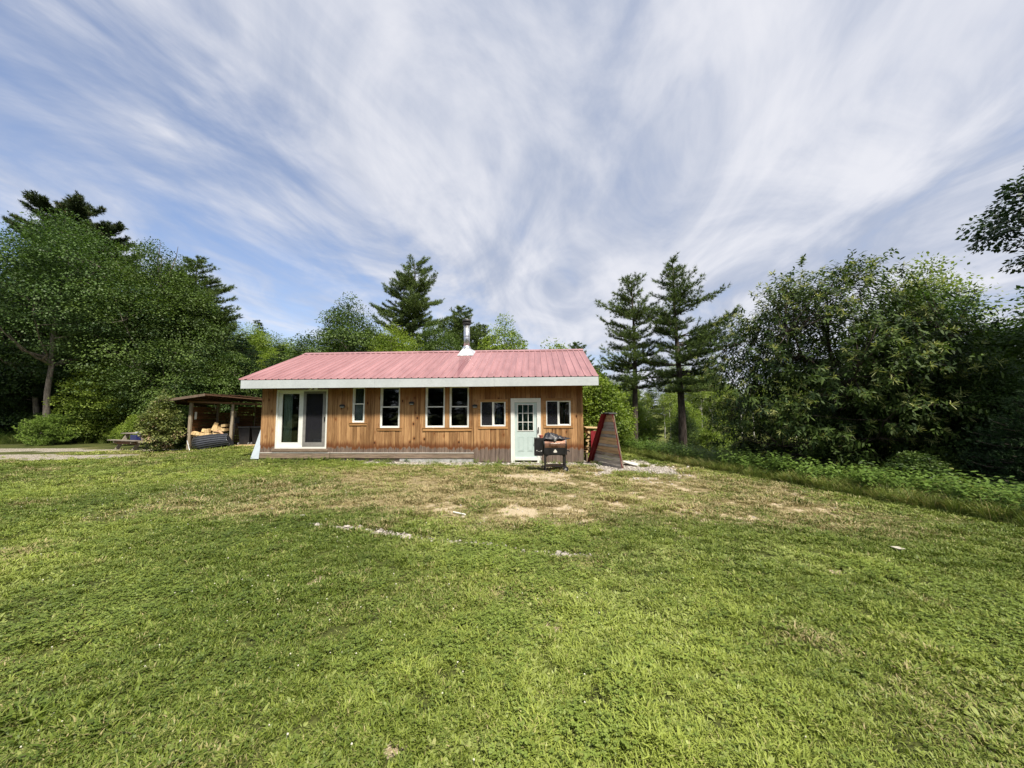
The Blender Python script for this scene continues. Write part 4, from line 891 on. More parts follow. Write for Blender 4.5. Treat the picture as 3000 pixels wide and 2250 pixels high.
# logs on show (x, z), rest under them
show = [(.15, .80), (.48, .93), (.50, .76), (.68, .90), (.70, .75), (.96, 1.06), (.97, .93), (1.04, .82), (.80, .90), (1.28, 1.14), (1.27, .94), (.32, .78), (1.15, .98)]
LB = []
for i in range(5):
    q = random.Random(i+50); b = MB(); a, c = q.uniform(.075, .1), q.uniform(.06, .085); b.prism([(-a, -c), (a*.9, -c*1.05), (a, c*.8), (-a*.7, c)], (0, 0, 0), (1, 0, 0), (0, 0, 1), (0, 1, 0), .4); mm = b.mesh('firewood_log'); mm.materials.append(m_lf); LB.append(mm)
where = ['leftmost split log against the grey shed post', 'large pale split log on the pile, left half', 'pale log directly under the large left log', 'squarish log right of the large pale one', 'lower squarish log above the black tub', 'topmost of three small logs mid pile', 'middle of three small logs mid pile', 'lowest of three small logs mid pile', 'slim log standing on end at the back of the pile', 'highest log at the right end of the pile', 'upright pale log at the right end of the pile', 'log wedged beside the grey shed post', 'log in the shade right of the three small ones']
for i, (x, z) in enumerate(show):
    tag(link('firewood_log', LB[i % 5], None, None, sw(x, .30 if i == 8 else .02+.16*(z > .9), z), (rnd.uniform(-.1, .1)+(1.4 if i == 8 else 0), rnd.uniform(-.3, .3)+(.1 if i in (8, 10) else 0), SY+R(rnd.uniform(-14, 14)))), where[i], 'firewood log', 'split logs in the shed')
for r in range(5):
    for c in range(9):
        tag(link('firewood_log', LG[(r*3+c) % 8], None, None, sw(.12+c*.15+(r % 2)*.05, .10+rnd.uniform(0, .06), .10+r*.14), (0, rnd.uniform(0, 6.28), SY+R(rnd.uniform(-8, 8)))), 'split log %s in the %s layer behind the black tub' % (('at the left end', 'second', 'third', 'fourth', 'in the middle', 'sixth', 'seventh', 'eighth', 'at the right end')[c], ('bottom', 'second', 'third', 'fourth', 'upper')[r]), 'firewood log', 'lower logs of the shed pile')
# tub of ribbed black plastic lying on its side
nU, nV = 40, 84; V = []
for j in range(nV+1):
    v_ = j/nV; rib = .012-.045*math.exp(-(((v_*6) % 1-.5)/.13)**2)
    for i in range(nU+1):
        u_2 = i/nU; k_ = max(0, 1-u_2/.22)**2
        x = (.10+1.48*u_2)*(1-v_)+(.34+1.48*u_2)*v_; z = (.62+.165*u_2)*(1-v_)+(.03+.29*u_2**.8)*v_+.05*math.sin(math.pi*u_2)*(1-v_)
        bul = math.sin(math.pi*(.12+.8*v_)); y = .22*(1-v_)-.10*v_-.26*bul+.30*k_-rib*(1-.6*k_)
        V.append((x-.05*k_, y, z+rib*.5*(1-v_)))
b = MB(); b.add(V, [(j*(nU+1)+i, j*(nU+1)+i+1, (j+1)*(nU+1)+i+1, (j+1)*(nU+1)+i) for j in range(nV) for i in range(nU)])
TB = empty('ribbed_tub', (-14.62, 16.95, .0), R(13), 'ribbed black plastic tub lying on its side in front of the shed', 'tub')
o = b.build('shell', plain('ribbed_black_plastic', (.045, .048, .058), .28, spec=.7, var=.1), TB, smooth=True); s_ = o.modifiers.new('thick', 'SOLIDIFY'); s_.thickness = .012
MB().tube([(.0, .10, .50), (.30, -.22, .02)], .016, 6).build('rim_strap', m_steel, TB)
MB().prism([(.1, .0), (1.75, .0), (1.78, .33), (1.55, .7), (.1, .5)], (.0, .26, 0), (1, 0, 0), (0, 0, 1), (0, 1, 0), .03).build('tub_shadow_sheet', m_blackpl, TB)  # black sheet behind the shell, added as the shadow under and inside the tub
b = MB(); b.tube([(0, 0, .1), (.25, -.05, .12), (.42, -.12, 0), (.5, -.2, -.22)], [.05, .06, .05, .03], 8); thing(b, 'rolled_sack', plain('tan_sack', (.45, .28, .17), .9), 'tan rolled sack draped over the right end of the black tub', 'sack', loc=sw(1.15, -.25, .76), rot=(0, 0, SY), smooth=True)
# bins
for i, (x, lb) in enumerate(((2.05, 'black wheeled bin beside the right shed post'), (2.62, 'black wheeled bin nearest the cabin inside the shed'))):
    B = empty('wheeled_bin', sw(x, .75, .2), SY, lb, 'bin', 'black bins in the shed')
    b = MB(); b.add([(-.2, -.2, .0), (.2, -.2, 0), (.2, .2, 0), (-.2, .2, 0), (-.26, -.27, .82), (.26, -.27, .82), (.26, .27, .82), (-.26, .27, .82)], [(0, 3, 2, 1), (4, 5, 6, 7), (0, 1, 5, 4), (1, 2, 6, 5), (2, 3, 7, 6), (3, 0, 4, 7)])
    b.build('body', m_blackpl, B, bevel=.02); MB().box(-.28, .28, -.30, .29, .822, .87).build('lid', plain('grey_bin_lid', (.10, .10, .11), .4), B, bevel=.015)
    for s_ in (-1, 1): MB().lathe([(.05, -.02), (.08, -.015), (.08, .015), (.05, .02)], (s_*.22, -.24, .03), 12, 'x').build('wheel', plain('bin_wheel', (.2, .2, .2), .6), B)
SF = empty('shelf', sw(2.35, 1.5, 1.32), SY, 'dark shelf loaded with oddments at the right of the shed', 'shelf')
MB().box(0, 1.25, 0, .35, 0, .03).build('board', m_gw, SF); MB().box(0, .04, 0, .3, -.3, -.001).box(1.2, 1.24, 0, .3, -1.1, -.001).build('bracket', m_gw, SF)
for i, (x, w_, h_, c, n_, lb) in enumerate(((.05, .2, .22, (.05, .05, .06), 'box', 'small dark box at left end of the shed shelf'), (.3, .4, .3, (.03, .03, .035), 'crate', 'black crate in the middle of the shed shelf'), (.75, .25, .34, (.04, .04, .06), 'box', 'tall dark box on the shed shelf'), (1.08, .1, .30, (.6, .65, .75), 'bottle', 'white bottle at the right end of the shed shelf'))):
    thing(MB().box(0, w_, 0, .25, 0, h_, .008), n_, plain('shelf_%s_%d' % (n_, i), c, .6), lb, n_, loc=sw(2.35+x, 1.53, 1.352), rot=(0, 0, SY), bevel=.01)
thing(MB().box(0, .14, 0, .16, 0, .34, .01), 'carton', plain('blue_carton', (.03, .05, .25), .5), 'blue carton beside the white bottle on the shed shelf', 'carton', loc=sw(2.35+1.25, 1.5, 1.30), rot=(0, 0, SY))
b = MB(); b.lathe([(.19, 0), (.21, .02), (.15, .06), (.03, .075)], n=18); thing(b, 'white_hat', plain('white_lid_shape', (.8, .8, .76), .6), 'domed white lid on the crate on the shed shelf', 'lid', loc=sw(2.85, 1.65, 1.655))
# tools and oddments
T_ = empty('shovel', sw(1.42, 1.1, .15), SY, 'dark shovel hanging blade up inside the shed', 'shovel')
MB().tube([(0, 0, 0), (0, .05, 1.1)], .016, 8).build('handle', m_gw, T_); MB().box(-.1, .1, .03, .05, 1.08, 1.38, .008).build('blade', m_darksteel, T_)
thing(MB().bar((0, 0, .1), (.06, .12, 1.85), .22, .03, (0, 1, 0)), 'grey_board', m_pl[1], 'wide grey board standing upright in the middle of the shed', 'board', loc=sw(1.15, 1.2, 0), rot=(0, 0, SY))
thing(MB().tube([(0, 0, 0), (.28, .05, 1.2)], .014, 6), 'pole', m_gw, 'thin dark pole leaning on the back wall of the shed', 'pole', loc=sw(.45, 1.8, .2), rot=(0, 0, SY))
thing(MB().tube([(0, 0, .32), (.01, 0, .15), (.06, .01, 0)], .008, 5), 'rope', plain('pale_rope', (.5, .48, .42), .9), 'short pale rope hanging under the shed roof', 'rope', loc=sw(.9, .15, 1.92))
thing(MB().box(0, .08, 0, .05, 0, .34, .01), 'white_box', m_white, 'white plastic box fixed behind the left shed post', 'box', loc=sw(.10, .12, 1.45))
q = np.random.default_rng(3); V = []; F = []; T = []
for k in range(240):
    b0 = q.normal(0, 1, 3)*np.array([.16, .08, .16]); leafq(V, F, b0, q.normal(0, 1, 3), q.normal(0, 1, 3), .08, .03); T.append(q.uniform())
o = link('dried_plants', pymesh('dried_plants', V, F, T), leafmat('dried_leaf', (.10, .085, .04), (.2, .17, .09)), None, sw(.95, 1.5, 1.5)); tag(o, 'bunch of dry grey green stems hanging in the shed', 'dried plants')

# ------------------------------------------------------------------ picnic table
PT = empty('picnic_table', (-18.35, 18.75, 0), R(-22), 'grey weathered picnic table beside the leafy bush', 'picnic table')
m_pt = wood('picnic_wood_grey', (.17, .15, .12), (.34, .30, .25), 'x', rand=.15)
for k in range(5): MB().box(-1.1, 1.1, -.36+k*.145, -.225+k*.145, .74, .78).build('top_board', m_pt, PT)
for y in (-.78, .55):
    MB().box(-1.25, 1.1, y, y+.25, .43, .47).build('bench_board', m_pt, PT)
for x in (-.75, .75):
    for s_ in (-1, 1): MB().bar((x, s_*.62, -.02), (x, s_*.2, .735), .05, .14).build('leg', m_pt, PT)
    MB().box(x+.03, x+.07, -.76, .78, .33, .425).build('brace', m_pt, PT)
MB().box(-.95, .9, -.62, -.59, .27, .42).build('skirt_board', m_sp, PT)
thing(MB().box(0, .5, 0, .35, 0, .42, .02), 'plastic_crate', plain('grey_brown_crate', (.075, .06, .05), .7), 'grey brown crate standing on the picnic table', 'crate', loc=(-18.3, 18.55, .785), rot=(0, 0, R(-22)), bevel=.02)
thing(MB().box(0, .48, 0, .2, 0, .07, .01), 'folded_cloth', plain('white_cloth', (.6, .6, .58), .9), 'folded white cloth on the front edge of the picnic table', 'cloth', loc=(-18.3, 18.34, .785), rot=(0, 0, R(-22)))
thing(MB().box(0, .52, 0, .2, 0, .22, .02), 'blue_cooler', plain('navy_cooler', (.015, .02, .10), .45), 'dark blue cooler resting on the picnic bench', 'cooler', loc=(-18.3, 18.12, .475), rot=(0, 0, R(-22)), bevel=.02)
thing(MB().box(-.05, .2, 0, .2, 0, .16, .03), 'clay_pot', plain('salmon_pot', (.5, .3, .22), .8), 'salmon coloured pot on top of the crate', 'pot', loc=(-18.05, 18.5, 1.21), rot=(0, 0, .2))
# ------------------------------------------------------------------ trees and bushes
def unit(v): return v/(np.linalg.norm(v, axis=-1, keepdims=True)+1e-9)
def leaf_mesh(name, C0, D, N, L, Wd, tint, fold=.0):
    D = unit(D); Sd = unit(np.cross(N, D)); L = L[:, None]; Wd = Wd[:, None]
    V = np.stack([C0, C0+D*L*.45-Sd*Wd/2, C0+D*L, C0+D*L*.45+Sd*Wd/2], 1).reshape(-1, 3)
    F = np.arange(len(C0)*4).reshape(-1, 4); return npmesh(name, V, F, False, tint)
class Tubes:
    """many tapered tubes in one mesh, vectorised enough"""
    def __init__(s): s.m = MB()
    def add(s, pts, rad, n=5): s.m.tube(pts, rad, n, False)
    def mesh(s, name): return npquads(name, s.m)
def npquads(name, m):
    V = np.array(m.v, np.float32); F = np.array([q for q in m.f if len(q) == 4], np.int32); return npmesh(name, V, F, True)
def limb(p0, p1, bow, n=6, g=None):
    p0, p1 = np.array(p0, float), np.array(p1, float); t_ = np.linspace(0, 1, n)[:, None]
    P_ = p0+(p1-p0)*t_; P_[:, 2] += bow*np.sin(np.pi*t_[:, 0])
    if g is not None: P_[1:-1] += g.normal(0, .02*np.linalg.norm(p1-p0), (n-2, 3))
    return P_
def build_leafy(seed, h, rx, zlo, ncl, nlf, leaf, trunk_r=.14, flat=.45, sig=.17, lean=(0, 0), lumps=.35, top=1.0, limbs=14, multi=1, open_=.0, droop=.25, clump=None):
    g = np.random.default_rng(seed); TB_ = Tubes(); zc = (zlo+h)/2; hz = (h-zlo)/2
    # cluster centres in a lumpy, uneven envelope
    d = unit(g.normal(size=(ncl*2, 3))); lob = unit(g.normal(size=(9, 3))); amp = g.uniform(-.6, 1, 9)
    Rr = 1+lumps*(np.maximum(0, d@lob.T)**4@amp)*.55
    rad = g.uniform(size=ncl*2)**.42*Rr
    c = d*rad[:, None]; tz = (c[:, 2]+1)/2
    prof = np.interp(tz, [0, .12, .35, .6, .85, 1.05], [.62, .88, 1.0, .92, .66*top, .28*top])
    c[:, :2] *= (prof/np.sqrt(np.clip(1-np.clip(c[:, 2], -.98, .98)**2, .16, 1)))[:, None]*np.clip(np.sqrt(1-np.clip(c[:, 2], -.98, .98)**2), .4, 1)[:, None]
    c = c[np.hypot(c[:, 0], c[:, 1]) < 1.35][:ncl]; c = c*np.array([rx, rx, hz])+np.array([0, 0, zc]); c[:, 2] = np.maximum(c[:, 2], zlo*.8+.1)
    c[:, 0] += lean[0]*c[:, 2]/h; c[:, 1] += lean[1]*c[:, 2]/h
    # trunk(s) and limbs
    curves = []
    for k in range(multi):
        a = 6.283*k/multi+.5; off = np.array([math.cos(a), math.sin(a), 0])*(.12*rx if multi > 1 else 0)
        tp = np.array([lean[0]*.9, lean[1]*.9, h*.92])+off*4
        P_ = limb(off, tp, 0, 9, None); P_[1:-1, :2] += g.normal(0, .006*h, (7, 2)); P_[:, 2] = np.linspace(-.15, h*.92, 9); curves.append(P_); TB_.add(P_, list(np.linspace(trunk_r, trunk_r*.12, 9)**1.0), 8)
    for k in range(limbs):
        T0 = curves[k % multi]; tt = g.uniform(.28, .82); zz0 = max(zlo*.9, tt*h*.85); i0 = np.argmin(abs(T0[:, 2]-zz0)); p0 = T0[i0]
        a = k*2.4+g.uniform(-.4, .4); zt = min(h*.97, p0[2]+g.uniform(.1, .35)*(h-zlo)); pr_ = np.interp((zt-zlo)/(h-zlo), [0, .35, .8, 1], [.7, .95, .7, .3])
        p1 = np.array([math.cos(a)*rx*pr_*.8+lean[0]*zt/h, math.sin(a)*rx*pr_*.8+lean[1]*zt/h, zt]); P_ = limb(p0, p1, -.05*rx, 7, g); curves.append(P_)
        TB_.add(P_, list(np.linspace(trunk_r*.42, trunk_r*.06, 7)), 5)
    allp = np.concatenate([q_[2:] for q_ in curves])
    for q_ in c[::2]:
        dd = np.linalg.norm(allp-q_, axis=1)+.6*np.maximum(0, allp[:, 2]-q_[2]); j = int(np.argmin(dd)); TB_.add(limb(allp[j], q_, -.03, 3), [trunk_r*.09+.004, .006, .004], 3)
    # leaves
    n = len(c)*nlf; ci = np.repeat(np.arange(len(c)), nlf); sg = sig*rx*g.uniform(.6, 1.35, len(c))
    o3 = g.normal(size=(n, 3)); o3 = o3/np.maximum(1, np.linalg.norm(o3, axis=1, keepdims=True)/1.7)
    off = o3*np.stack([sg[ci], sg[ci], sg[ci]*flat], 1); out = unit(c-np.array([0, 0, zc]))
    off[:, 2] -= .25*np.hypot(off[:, 0], off[:, 1])**2/np.maximum(sg[ci], .05)*.8
    P_ = c[ci]+off; D = unit(off+out[ci]*sg[ci][:, None]*.7+np.array([0, 0, -.01]))+g.normal(0, .45, (n, 3)); D[:, 2] -= droop
    N_ = np.array([0, 0, .8])+.3*out[ci]+.8*o3+g.normal(0, .30, (n, 3)); Ln = leaf*g.uniform(.65, 1.25, n)
    tint = np.clip(g.normal(.5, .15, n)+(g.normal(0, .24, len(c)))[ci], 0, 1)
    return TB_.mesh('trunk'), leaf_mesh('crown', P_, D, N_, Ln, Ln*.72, tint)
def needle_tufts(C0, D, L, wd, k, g):
    n = len(C0); ci = np.repeat(np.arange(n), k); Dn = unit(unit(D)[ci]*.75+g.normal(0, .48, (n*k, 3))); Sd = unit(np.cross(Dn, g.normal(size=(n*k, 3)))); LL = (L[ci]*g.uniform(.7, 1.2, n*k))[:, None]
    B = C0[ci]-unit(D)[ci]*LL*.25*g.uniform(0, 1.5, (n*k, 1)); V = np.stack([B-Sd*wd/2, B+Sd*wd/2, B+Dn*LL], 1).reshape(-1, 3)
    return V, np.arange(n*k*3).reshape(-1, 3), ci
def build_pine(seed, h, rmax, zlo, step=.5, per=5, tuft=.14, wd=.016, k=12, rise=.25, prof=None, trunk_r=.15, sub=.26, droop=0.0, asym=(0, 0), dens=1.0, bare=.3, flat=.25):
    g = np.random.default_rng(seed); TB_ = Tubes(); n9 = 12; ph = g.uniform(0, 6)
    tz = np.linspace(-.15, h*.985, n9); TP = np.stack([.03*h*.3*np.sin(tz*.5+ph), .02*h*.3*np.cos(tz*.45+ph), tz], 1); TP[:, :2] -= TP[0, :2]; TB_.add(TP, list(trunk_r*(1-.93*(tz.clip(0)/h))), 8)
    at_ = lambda z: np.array([np.interp(z, tz, TP[:, 0]), np.interp(z, tz, TP[:, 1]), z])
    prof = prof or ([0, .15, .4, .7, .9, 1], [.75, 1, .92, .62, .34, .08]); Cs = []; Ds = []; z = zlo
    while z < h*.985:
        f_ = (z-zlo)/(h-zlo)
        for q_ in range(per if f_ < .85 else 4):
            if g.uniform() > dens: continue
            a = g.uniform(0, 6.283); L = rmax*np.interp(f_, *prof)*(g.uniform(.45, 1.25) if step > .3 else g.uniform(.6, 1.15))*(1+asym[0]*math.cos(a)+asym[1]*math.sin(a)); L = max(L, .15)
            up = rise*(.1+1.3*f_)*L-droop*L; P0 = at_(z+g.uniform(-.12, .12)); P1 = P0+np.array([math.cos(a)*L, math.sin(a)*L, up]); B = limb(P0, P1, -.06*L*(1-f_), 6, g); B[-1, 2] += .06*L
            TB_.add(B, list(np.linspace(trunk_r*.22*(1-f_*.6)*min(1, L/1.5+.3), .007, 6)), 4)
            # side twigs carrying tufts
            ns = max(3, int(L*(1-bare)/(.11))); ts = np.linspace(bare+g.uniform(-.08, .08), 1, ns)
            for t1 in ts:
                bp = np.array([np.interp(t1, np.linspace(0, 1, 6), B[:, j]) for j in range(3)]); dr_ = unit(P1-P0)
                for sgn in (-1, 1):
                    aa = a+sgn*g.uniform(.5, 1.1); sl_ = (sub*L*(1.15-t1)+.12)*g.uniform(.5, 1.2); td = np.array([math.cos(aa), math.sin(aa), g.uniform(.0, .5)*(1-droop*2)+flat*.4]); m3 = max(1, int(sl_/.12))
                    for s3 in range(1, m3+1):
                        Cs.append(bp+td*sl_*s3/m3+g.normal(0, .025, 3)); Ds.append(td+np.array([0, 0, .35-droop])+g.normal(0, .2, 3))
                Cs.append(bp+g.normal(0, .03, 3)+np.array([0, 0, .03])); Ds.append(dr_+np.array([0, 0, .6-droop]))
            Cs.append(P1); Ds.append(dr_+np.array([0, 0, .3]))
        z += step*g.uniform(.75, 1.25)*(1-.35*f_)
    C_ = np.array(Cs); D_ = np.array(Ds); V, F, ci = needle_tufts(C_, D_, np.full(len(C_), tuft)*g.uniform(.8, 1.2, len(C_)), wd, k, g)
    tint = np.clip(g.normal(.45, .2, len(C_))[ci]+g.normal(0, .12, len(ci)), 0, 1); return TB_.mesh('trunk'), npmesh('crown', V, F, False, tint)

m_maple = leafmat('maple_leaf', (.016, .042, .014), (.085, .145, .034)); m_brt = leafmat('bright_maple_leaf', (.075, .125, .016), (.25, .33, .05), .4)
m_mid = leafmat('mixed_wood_leaf', (.024, .054, .013), (.115, .175, .036)); m_pine = leafmat('white_pine_needle', (.034, .06, .018), (.155, .215, .06), .22, .6, .25)
m_redp = leafmat('red_pine_needle', (.022, .038, .016), (.09, .125, .04), .12, .6, .25, (.12, .08, .04)); m_spr = leafmat('hemlock_needle', (.010, .026, .012), (.045, .085, .028), .15, .6, .2)
m_chl = leafmat('chestnut_leaf', (.012, .029, .008), (.078, .122, .026), .22, .6, .2); m_far = leafmat('far_wood_leaf', (.075, .115, .02), (.23, .29, .055), .4)
m_shrub = leafmat('mugo_shoot', (.08, .14, .02), (.26, .37, .08), .3); m_bush = leafmat('honeysuckle_leaf', (.06, .085, .02), (.25, .28, .08), .3, yellow=(.40, .28, .18))
m_bkg = barkmat('grey_bark', (.10, .085, .07), (.25, .22, .185)); m_bkd = barkmat('dark_pine_bark', (.035, .026, .022), (.11, .088, .078)); m_birch = barkmat('pale_birch_bark', (.30, .28, .25), (.55, .53, .49))
def tree(name, label, cat, loc, meshes, mbark, mleaf, scale=1.0, rz=0.0, group=None, sxy=None):
    E_ = empty(name, loc, rz, label, cat, group); s2 = sxy or scale; E_.scale = (s2, s2, scale)
    for nm_, me_, mm in (('trunk', meshes[0], mbark), ('crown', meshes[1], mleaf)):
        o = bpy.data.objects.new(nm_, me_); COL.objects.link(o)
        if not me_.materials: me_.materials.append(mm)
        o.parent = E_
        if me_.materials[0] != mm: o.material_slots[0].link = 'OBJECT'; o.material_slots[0].material = mm
    return E_
ORD = ['first', 'second', 'third', 'fourth', 'fifth', 'sixth', 'seventh', 'eighth', 'ninth', 'tenth', 'eleventh', 'twelfth', 'thirteenth', 'fourteenth', 'fifteenth', 'sixteenth', 'seventeenth']
def gz(x, y): return float(height(x, y))
# ---- left wood
tree('maple_tree', 'tall maple with forked pale grey trunk behind the round shrub', 'tree', (-27.3, 22, 0), build_leafy(11, 13.6, 4.5, 4.8, 230, 250, .115, .18, .42, .165, (.3, 0), .6), m_bkg, m_maple)
tree('red_pine', 'tallest dark round topped pine at the left, above the maples', 'pine', (-36.3, 30.5, 0), build_pine(12, 18.9, 3.2, 9.5, .42, 8, .26, .05, 18, .42, ([0, .2, .5, .8, 1], [.8, 1.05, 1.0, .8, .35]), .3, .34, 0, dens=.95, bare=.25), m_bkd, m_redp)
lf_a = build_leafy(13, 13.2, 4.0, 1.6, 290, 220, .118, .2, .45, .165, (0, 0), .65)
tree('maple_tree', 'broad dark maple in the middle of the left wood', 'tree', (-23.3, 24.3, 0), lf_a, m_bkg, m_mid)
wp_a = build_pine(14, 13.0, 3.0, 1.6, .36, 7, .20, .034, 14, .35, ([0, .1, .4, .7, .9, 1], [.9, 1.05, .95, .66, .36, .08]), .22)
tree('white_pine', 'feathery white pine at the right end of the left wood', 'pine', (-22.9, 26.6, 0), wp_a, m_bkd, m_pine, rz=.4)
hem = build_pine(15, 9.5, 2.6, .3, .34, 7, .12, .03, 12, .10, ([0, .1, .5, .8, 1], [1, 1, .75, .4, .06]), .16, .3, .1, bare=.12)
lf_b = build_leafy(16, 7.0, 2.6, .5, 190, 180, .12, .09, .45, .18, (0, 0), .6)
lf_c = build_leafy(17, 10.5, 3.4, 1.5, 220, 210, .12, .16, .5, .165, (0, 0), .65)
for i, (x, y, k, sc_, lb) in enumerate(((-24.3, 26.6, lf_a, .97, 'tall olive tree right of the broad dark maple'), (-21.2, 23.0, lf_b, .9, 'small maple before the dark pines, left of the shed'), (-19.4, 25.6, lf_b, .85, 'young maple rising behind the shed roof'), (-24.9, 23.2, lf_b, .75, 'low maple sapling right of the forked grey trunk'),
        (-31.2, 24.6, lf_c, 1.15, 'dense leafy tree at the left edge of the picture'), (-34.5, 27.5, lf_c, 1.3, 'leafy tree behind the left edge of the wood'), (-29.5, 29.5, lf_a, .95, 'maple filling the gap under the tall dark pine'), (-19.6, 30.5, lf_c, .66, 'round leafy tree behind the white pine'))):
    tree('leafy_tree', lb, 'tree', (x, y, 0), k, m_bkg, (m_mid, m_mid, m_mid, m_brt, m_maple, m_maple, m_mid, m_brt)[i], sc_, i*1.3)
tree('white_pine', 'dark trunked pine standing just left of the forked maple', 'pine', (-32.5, 26.2, 0), wp_a, m_bkd, m_spr, 1.08, 2.0)
for i in range(15):
    x = -43+i*1.95+rnd.uniform(-.5, .5); y = 25.5+rnd.uniform(0, 3.5)+(1.5 if i % 2 else 0)
    tree('hemlock', 'dark low branched hemlock in the shade of the left wood', 'hemlock', (x, y, 0), hem, m_bkd, m_spr, rnd.uniform(.55, .95), rnd.uniform(0, 6), 'hemlocks under the left wood', rnd.uniform(.9, 1.15))['label'] = 'dark hemlock in the shade of the left wood, %s from the left' % ORD[i]
for i in range(9):
    x = -46+i*4.2+rnd.uniform(-1, 1); y = 33+rnd.uniform(0, 6)
    tree('far_tree', 'tree standing deep in the left wood, %s from the left' % ORD[i], 'tree', (x, y, 0), (lf_c, lf_a, hem)[i % 3], m_bkd, (m_mid, m_maple, m_spr)[i % 3], rnd.uniform(.9, 1.15)*(1.0 if i < 6 else .8), rnd.uniform(0, 6), 'trees deep in the left wood')
tree('birch_tree', 'thin pale birch stem between the wood and the cabin roof', 'birch', (-21.3, 27, 0), build_leafy(18, 7.2, .8, 4.9, 40, 50, .13, .05, .5, .3), m_birch, m_brt)
tree('leafy_tree', 'bright green leafy tree behind the shed, left of the cabin roof', 'tree', (-22.1, 32, 0), lf_c, m_bkg, m_brt, .88, .5)
tree('leafy_tree', 'lower bright green tree touching the left roof corner', 'tree', (-20.4, 34, 0), lf_c, m_bkg, m_brt, .80, 2.5)
tree('leafy_tree', 'sparse small tree just left of the cabin ridge', 'tree', (-17.6, 31.5, 0), lf_b, m_bkg, m_mid, 1.0, 3.5)
# ---- behind the cabin
tree('maple_tree', 'large rounded maple behind the left half of the cabin roof', 'tree', (-12.3, 28, 0), build_leafy(21, 9.3, 3.9, 2.5, 280, 200, .13, .18, .5, .15, (0, 0), .45), m_bkg, m_mid)
wp_b = build_pine(22, 14.4, 3.4, 3.0, .52, 5, .22, .030, 14, .46, ([0, .2, .45, .7, .88, 1], [1, .95, .8, .6, .36, .06]), .22, .26, 0, (.12, 0), .9)
tree('white_pine', 'tall pointed white pine rising behind the cabin roof', 'pine', (-7.9, 30, 0), wp_b, m_bkd, m_pine, 1, .3)
tree('white_pine', 'second leader of pine just left of the tall pointed one', 'pine', (-8.9, 30.5, 0), wp_b, m_bkd, m_pine, .93, 2.1)
tree('leafy_tree', 'leafy tree at the foot of the tall pine behind the roof', 'tree', (-8.5, 27, 0), lf_c, m_bkg, m_brt, .76, 1.2)
tree('leafy_tree', 'leafy tree just left of the stovepipe behind the roof', 'tree', (-5.9, 28.5, 0), lf_c, m_bkg, m_mid, .82, 4.2)
tree('white_pine', 'soft tufted pine directly behind the stovepipe', 'pine', (-4.55, 33.5, 0), wp_a, m_bkd, m_pine, .87, 1.0)
tree('white_pine', 'shorter tufted pine just right of the stovepipe', 'pine', (-2.9, 34.5, 0), wp_a, m_bkd, m_pine, .76, 3.0)
tree('leafy_tree', 'bright yellow green tree right of the stovepipe', 'tree', (-.5, 26.2, 0), build_leafy(23, 8.1, 2.0, 2.0, 170, 90, .13, .1, .6, .18, (0, 0), .7), m_bkg, m_brt)
sp_a = build_leafy(24, 6.8, 1.1, 3.5, 60, 45, .14, .05, .6, .26, (0, 0), .7)
tree('leafy_tree', 'thin sapling showing above the right end of the ridge', 'tree', (2.9, 24, 0), sp_a, m_bkg, m_brt, .98)
tree('white_pine', 'dark treetop behind the right end of the cabin ridge', 'pine', (4.35, 25, 0), wp_a, m_bkd, m_mid, .49, 1)
# ---- two pines right of the cabin
tree('white_pine', 'left of the two white pines right of the cabin', 'pine', (5.8, 18, gz(5.8, 18)), build_pine(31, 8.6, 1.6, 3.3, .38, 5, .16, .019, 17, .58, ([0, .08, .35, .65, .88, 1], [.9, 1, .95, .72, .36, .08]), .17, .30, 0, (-.1, 0), .95, .18), m_bkd, m_pine)
tree('white_pine', 'right and taller of the two white pines right of the cabin', 'pine', (7.85, 17.5, gz(7.85, 17.5)), build_pine(32, 9.4, 2.0, 3.1, .38, 5, .16, .019, 17, .46, ([0, .12, .35, .65, .88, 1], [.85, 1.2, .95, .64, .30, .07]), .20, .30, 0, (.24, 0), .95, .18), m_bkd, m_pine)
for i, (x, y, s_, k) in enumerate(((6.7, 20, .38, lf_b), (8.6, 18.9, .30, lf_b), (9.3, 20.5, .30, hem), (10.2, 22, .45, lf_b), (7.2, 22, .42, hem))):
    tree('understory_tree', ('slender leafy sapling right of the left pine', 'dark bush at the foot of the taller pine', 'small hemlock right of the taller pine', 'pale leafy sapling behind the small hemlock', 'small hemlock between the two pines')[i], 'sapling', (x, y, gz(x, y)), k, m_bkd, (m_brt, m_mid, m_spr, m_brt, m_mid)[i], s_, i*2.0)
lf_s = build_leafy(33, 3.6, 1.25, .15, 230, 75, .12, .05, .55, .2, (0, 0), .6, multi=3, limbs=9)
for i, (x, y, s_, lb) in enumerate(((3.75, 16.2, .86, 'bright green shrub right behind the plank rack'), (4.55, 17.6, .80, 'bright green shrub right of the rack top'), (3.6, 18.6, 1.15, 'taller bright shrub at the cabin corner'), (5.0, 20.2, .62, 'bright shrub behind the left pine trunk'), (5.0, 17.0, .30, 'low bright shrub left of the pine trunk'), (6.2, 20.5, .55, 'low yellow green shrub between the pines'), (9.4, 17.9, .42, 'low green shrub right of the taller pine foot'), (10.6, 19.0, .5, 'low meadow shrub left of the chestnut'))):
    tree('shrub', lb, 'shrub', (x, y, gz(x, y)), lf_s, m_bkg, m_brt, s_, i*1.7)
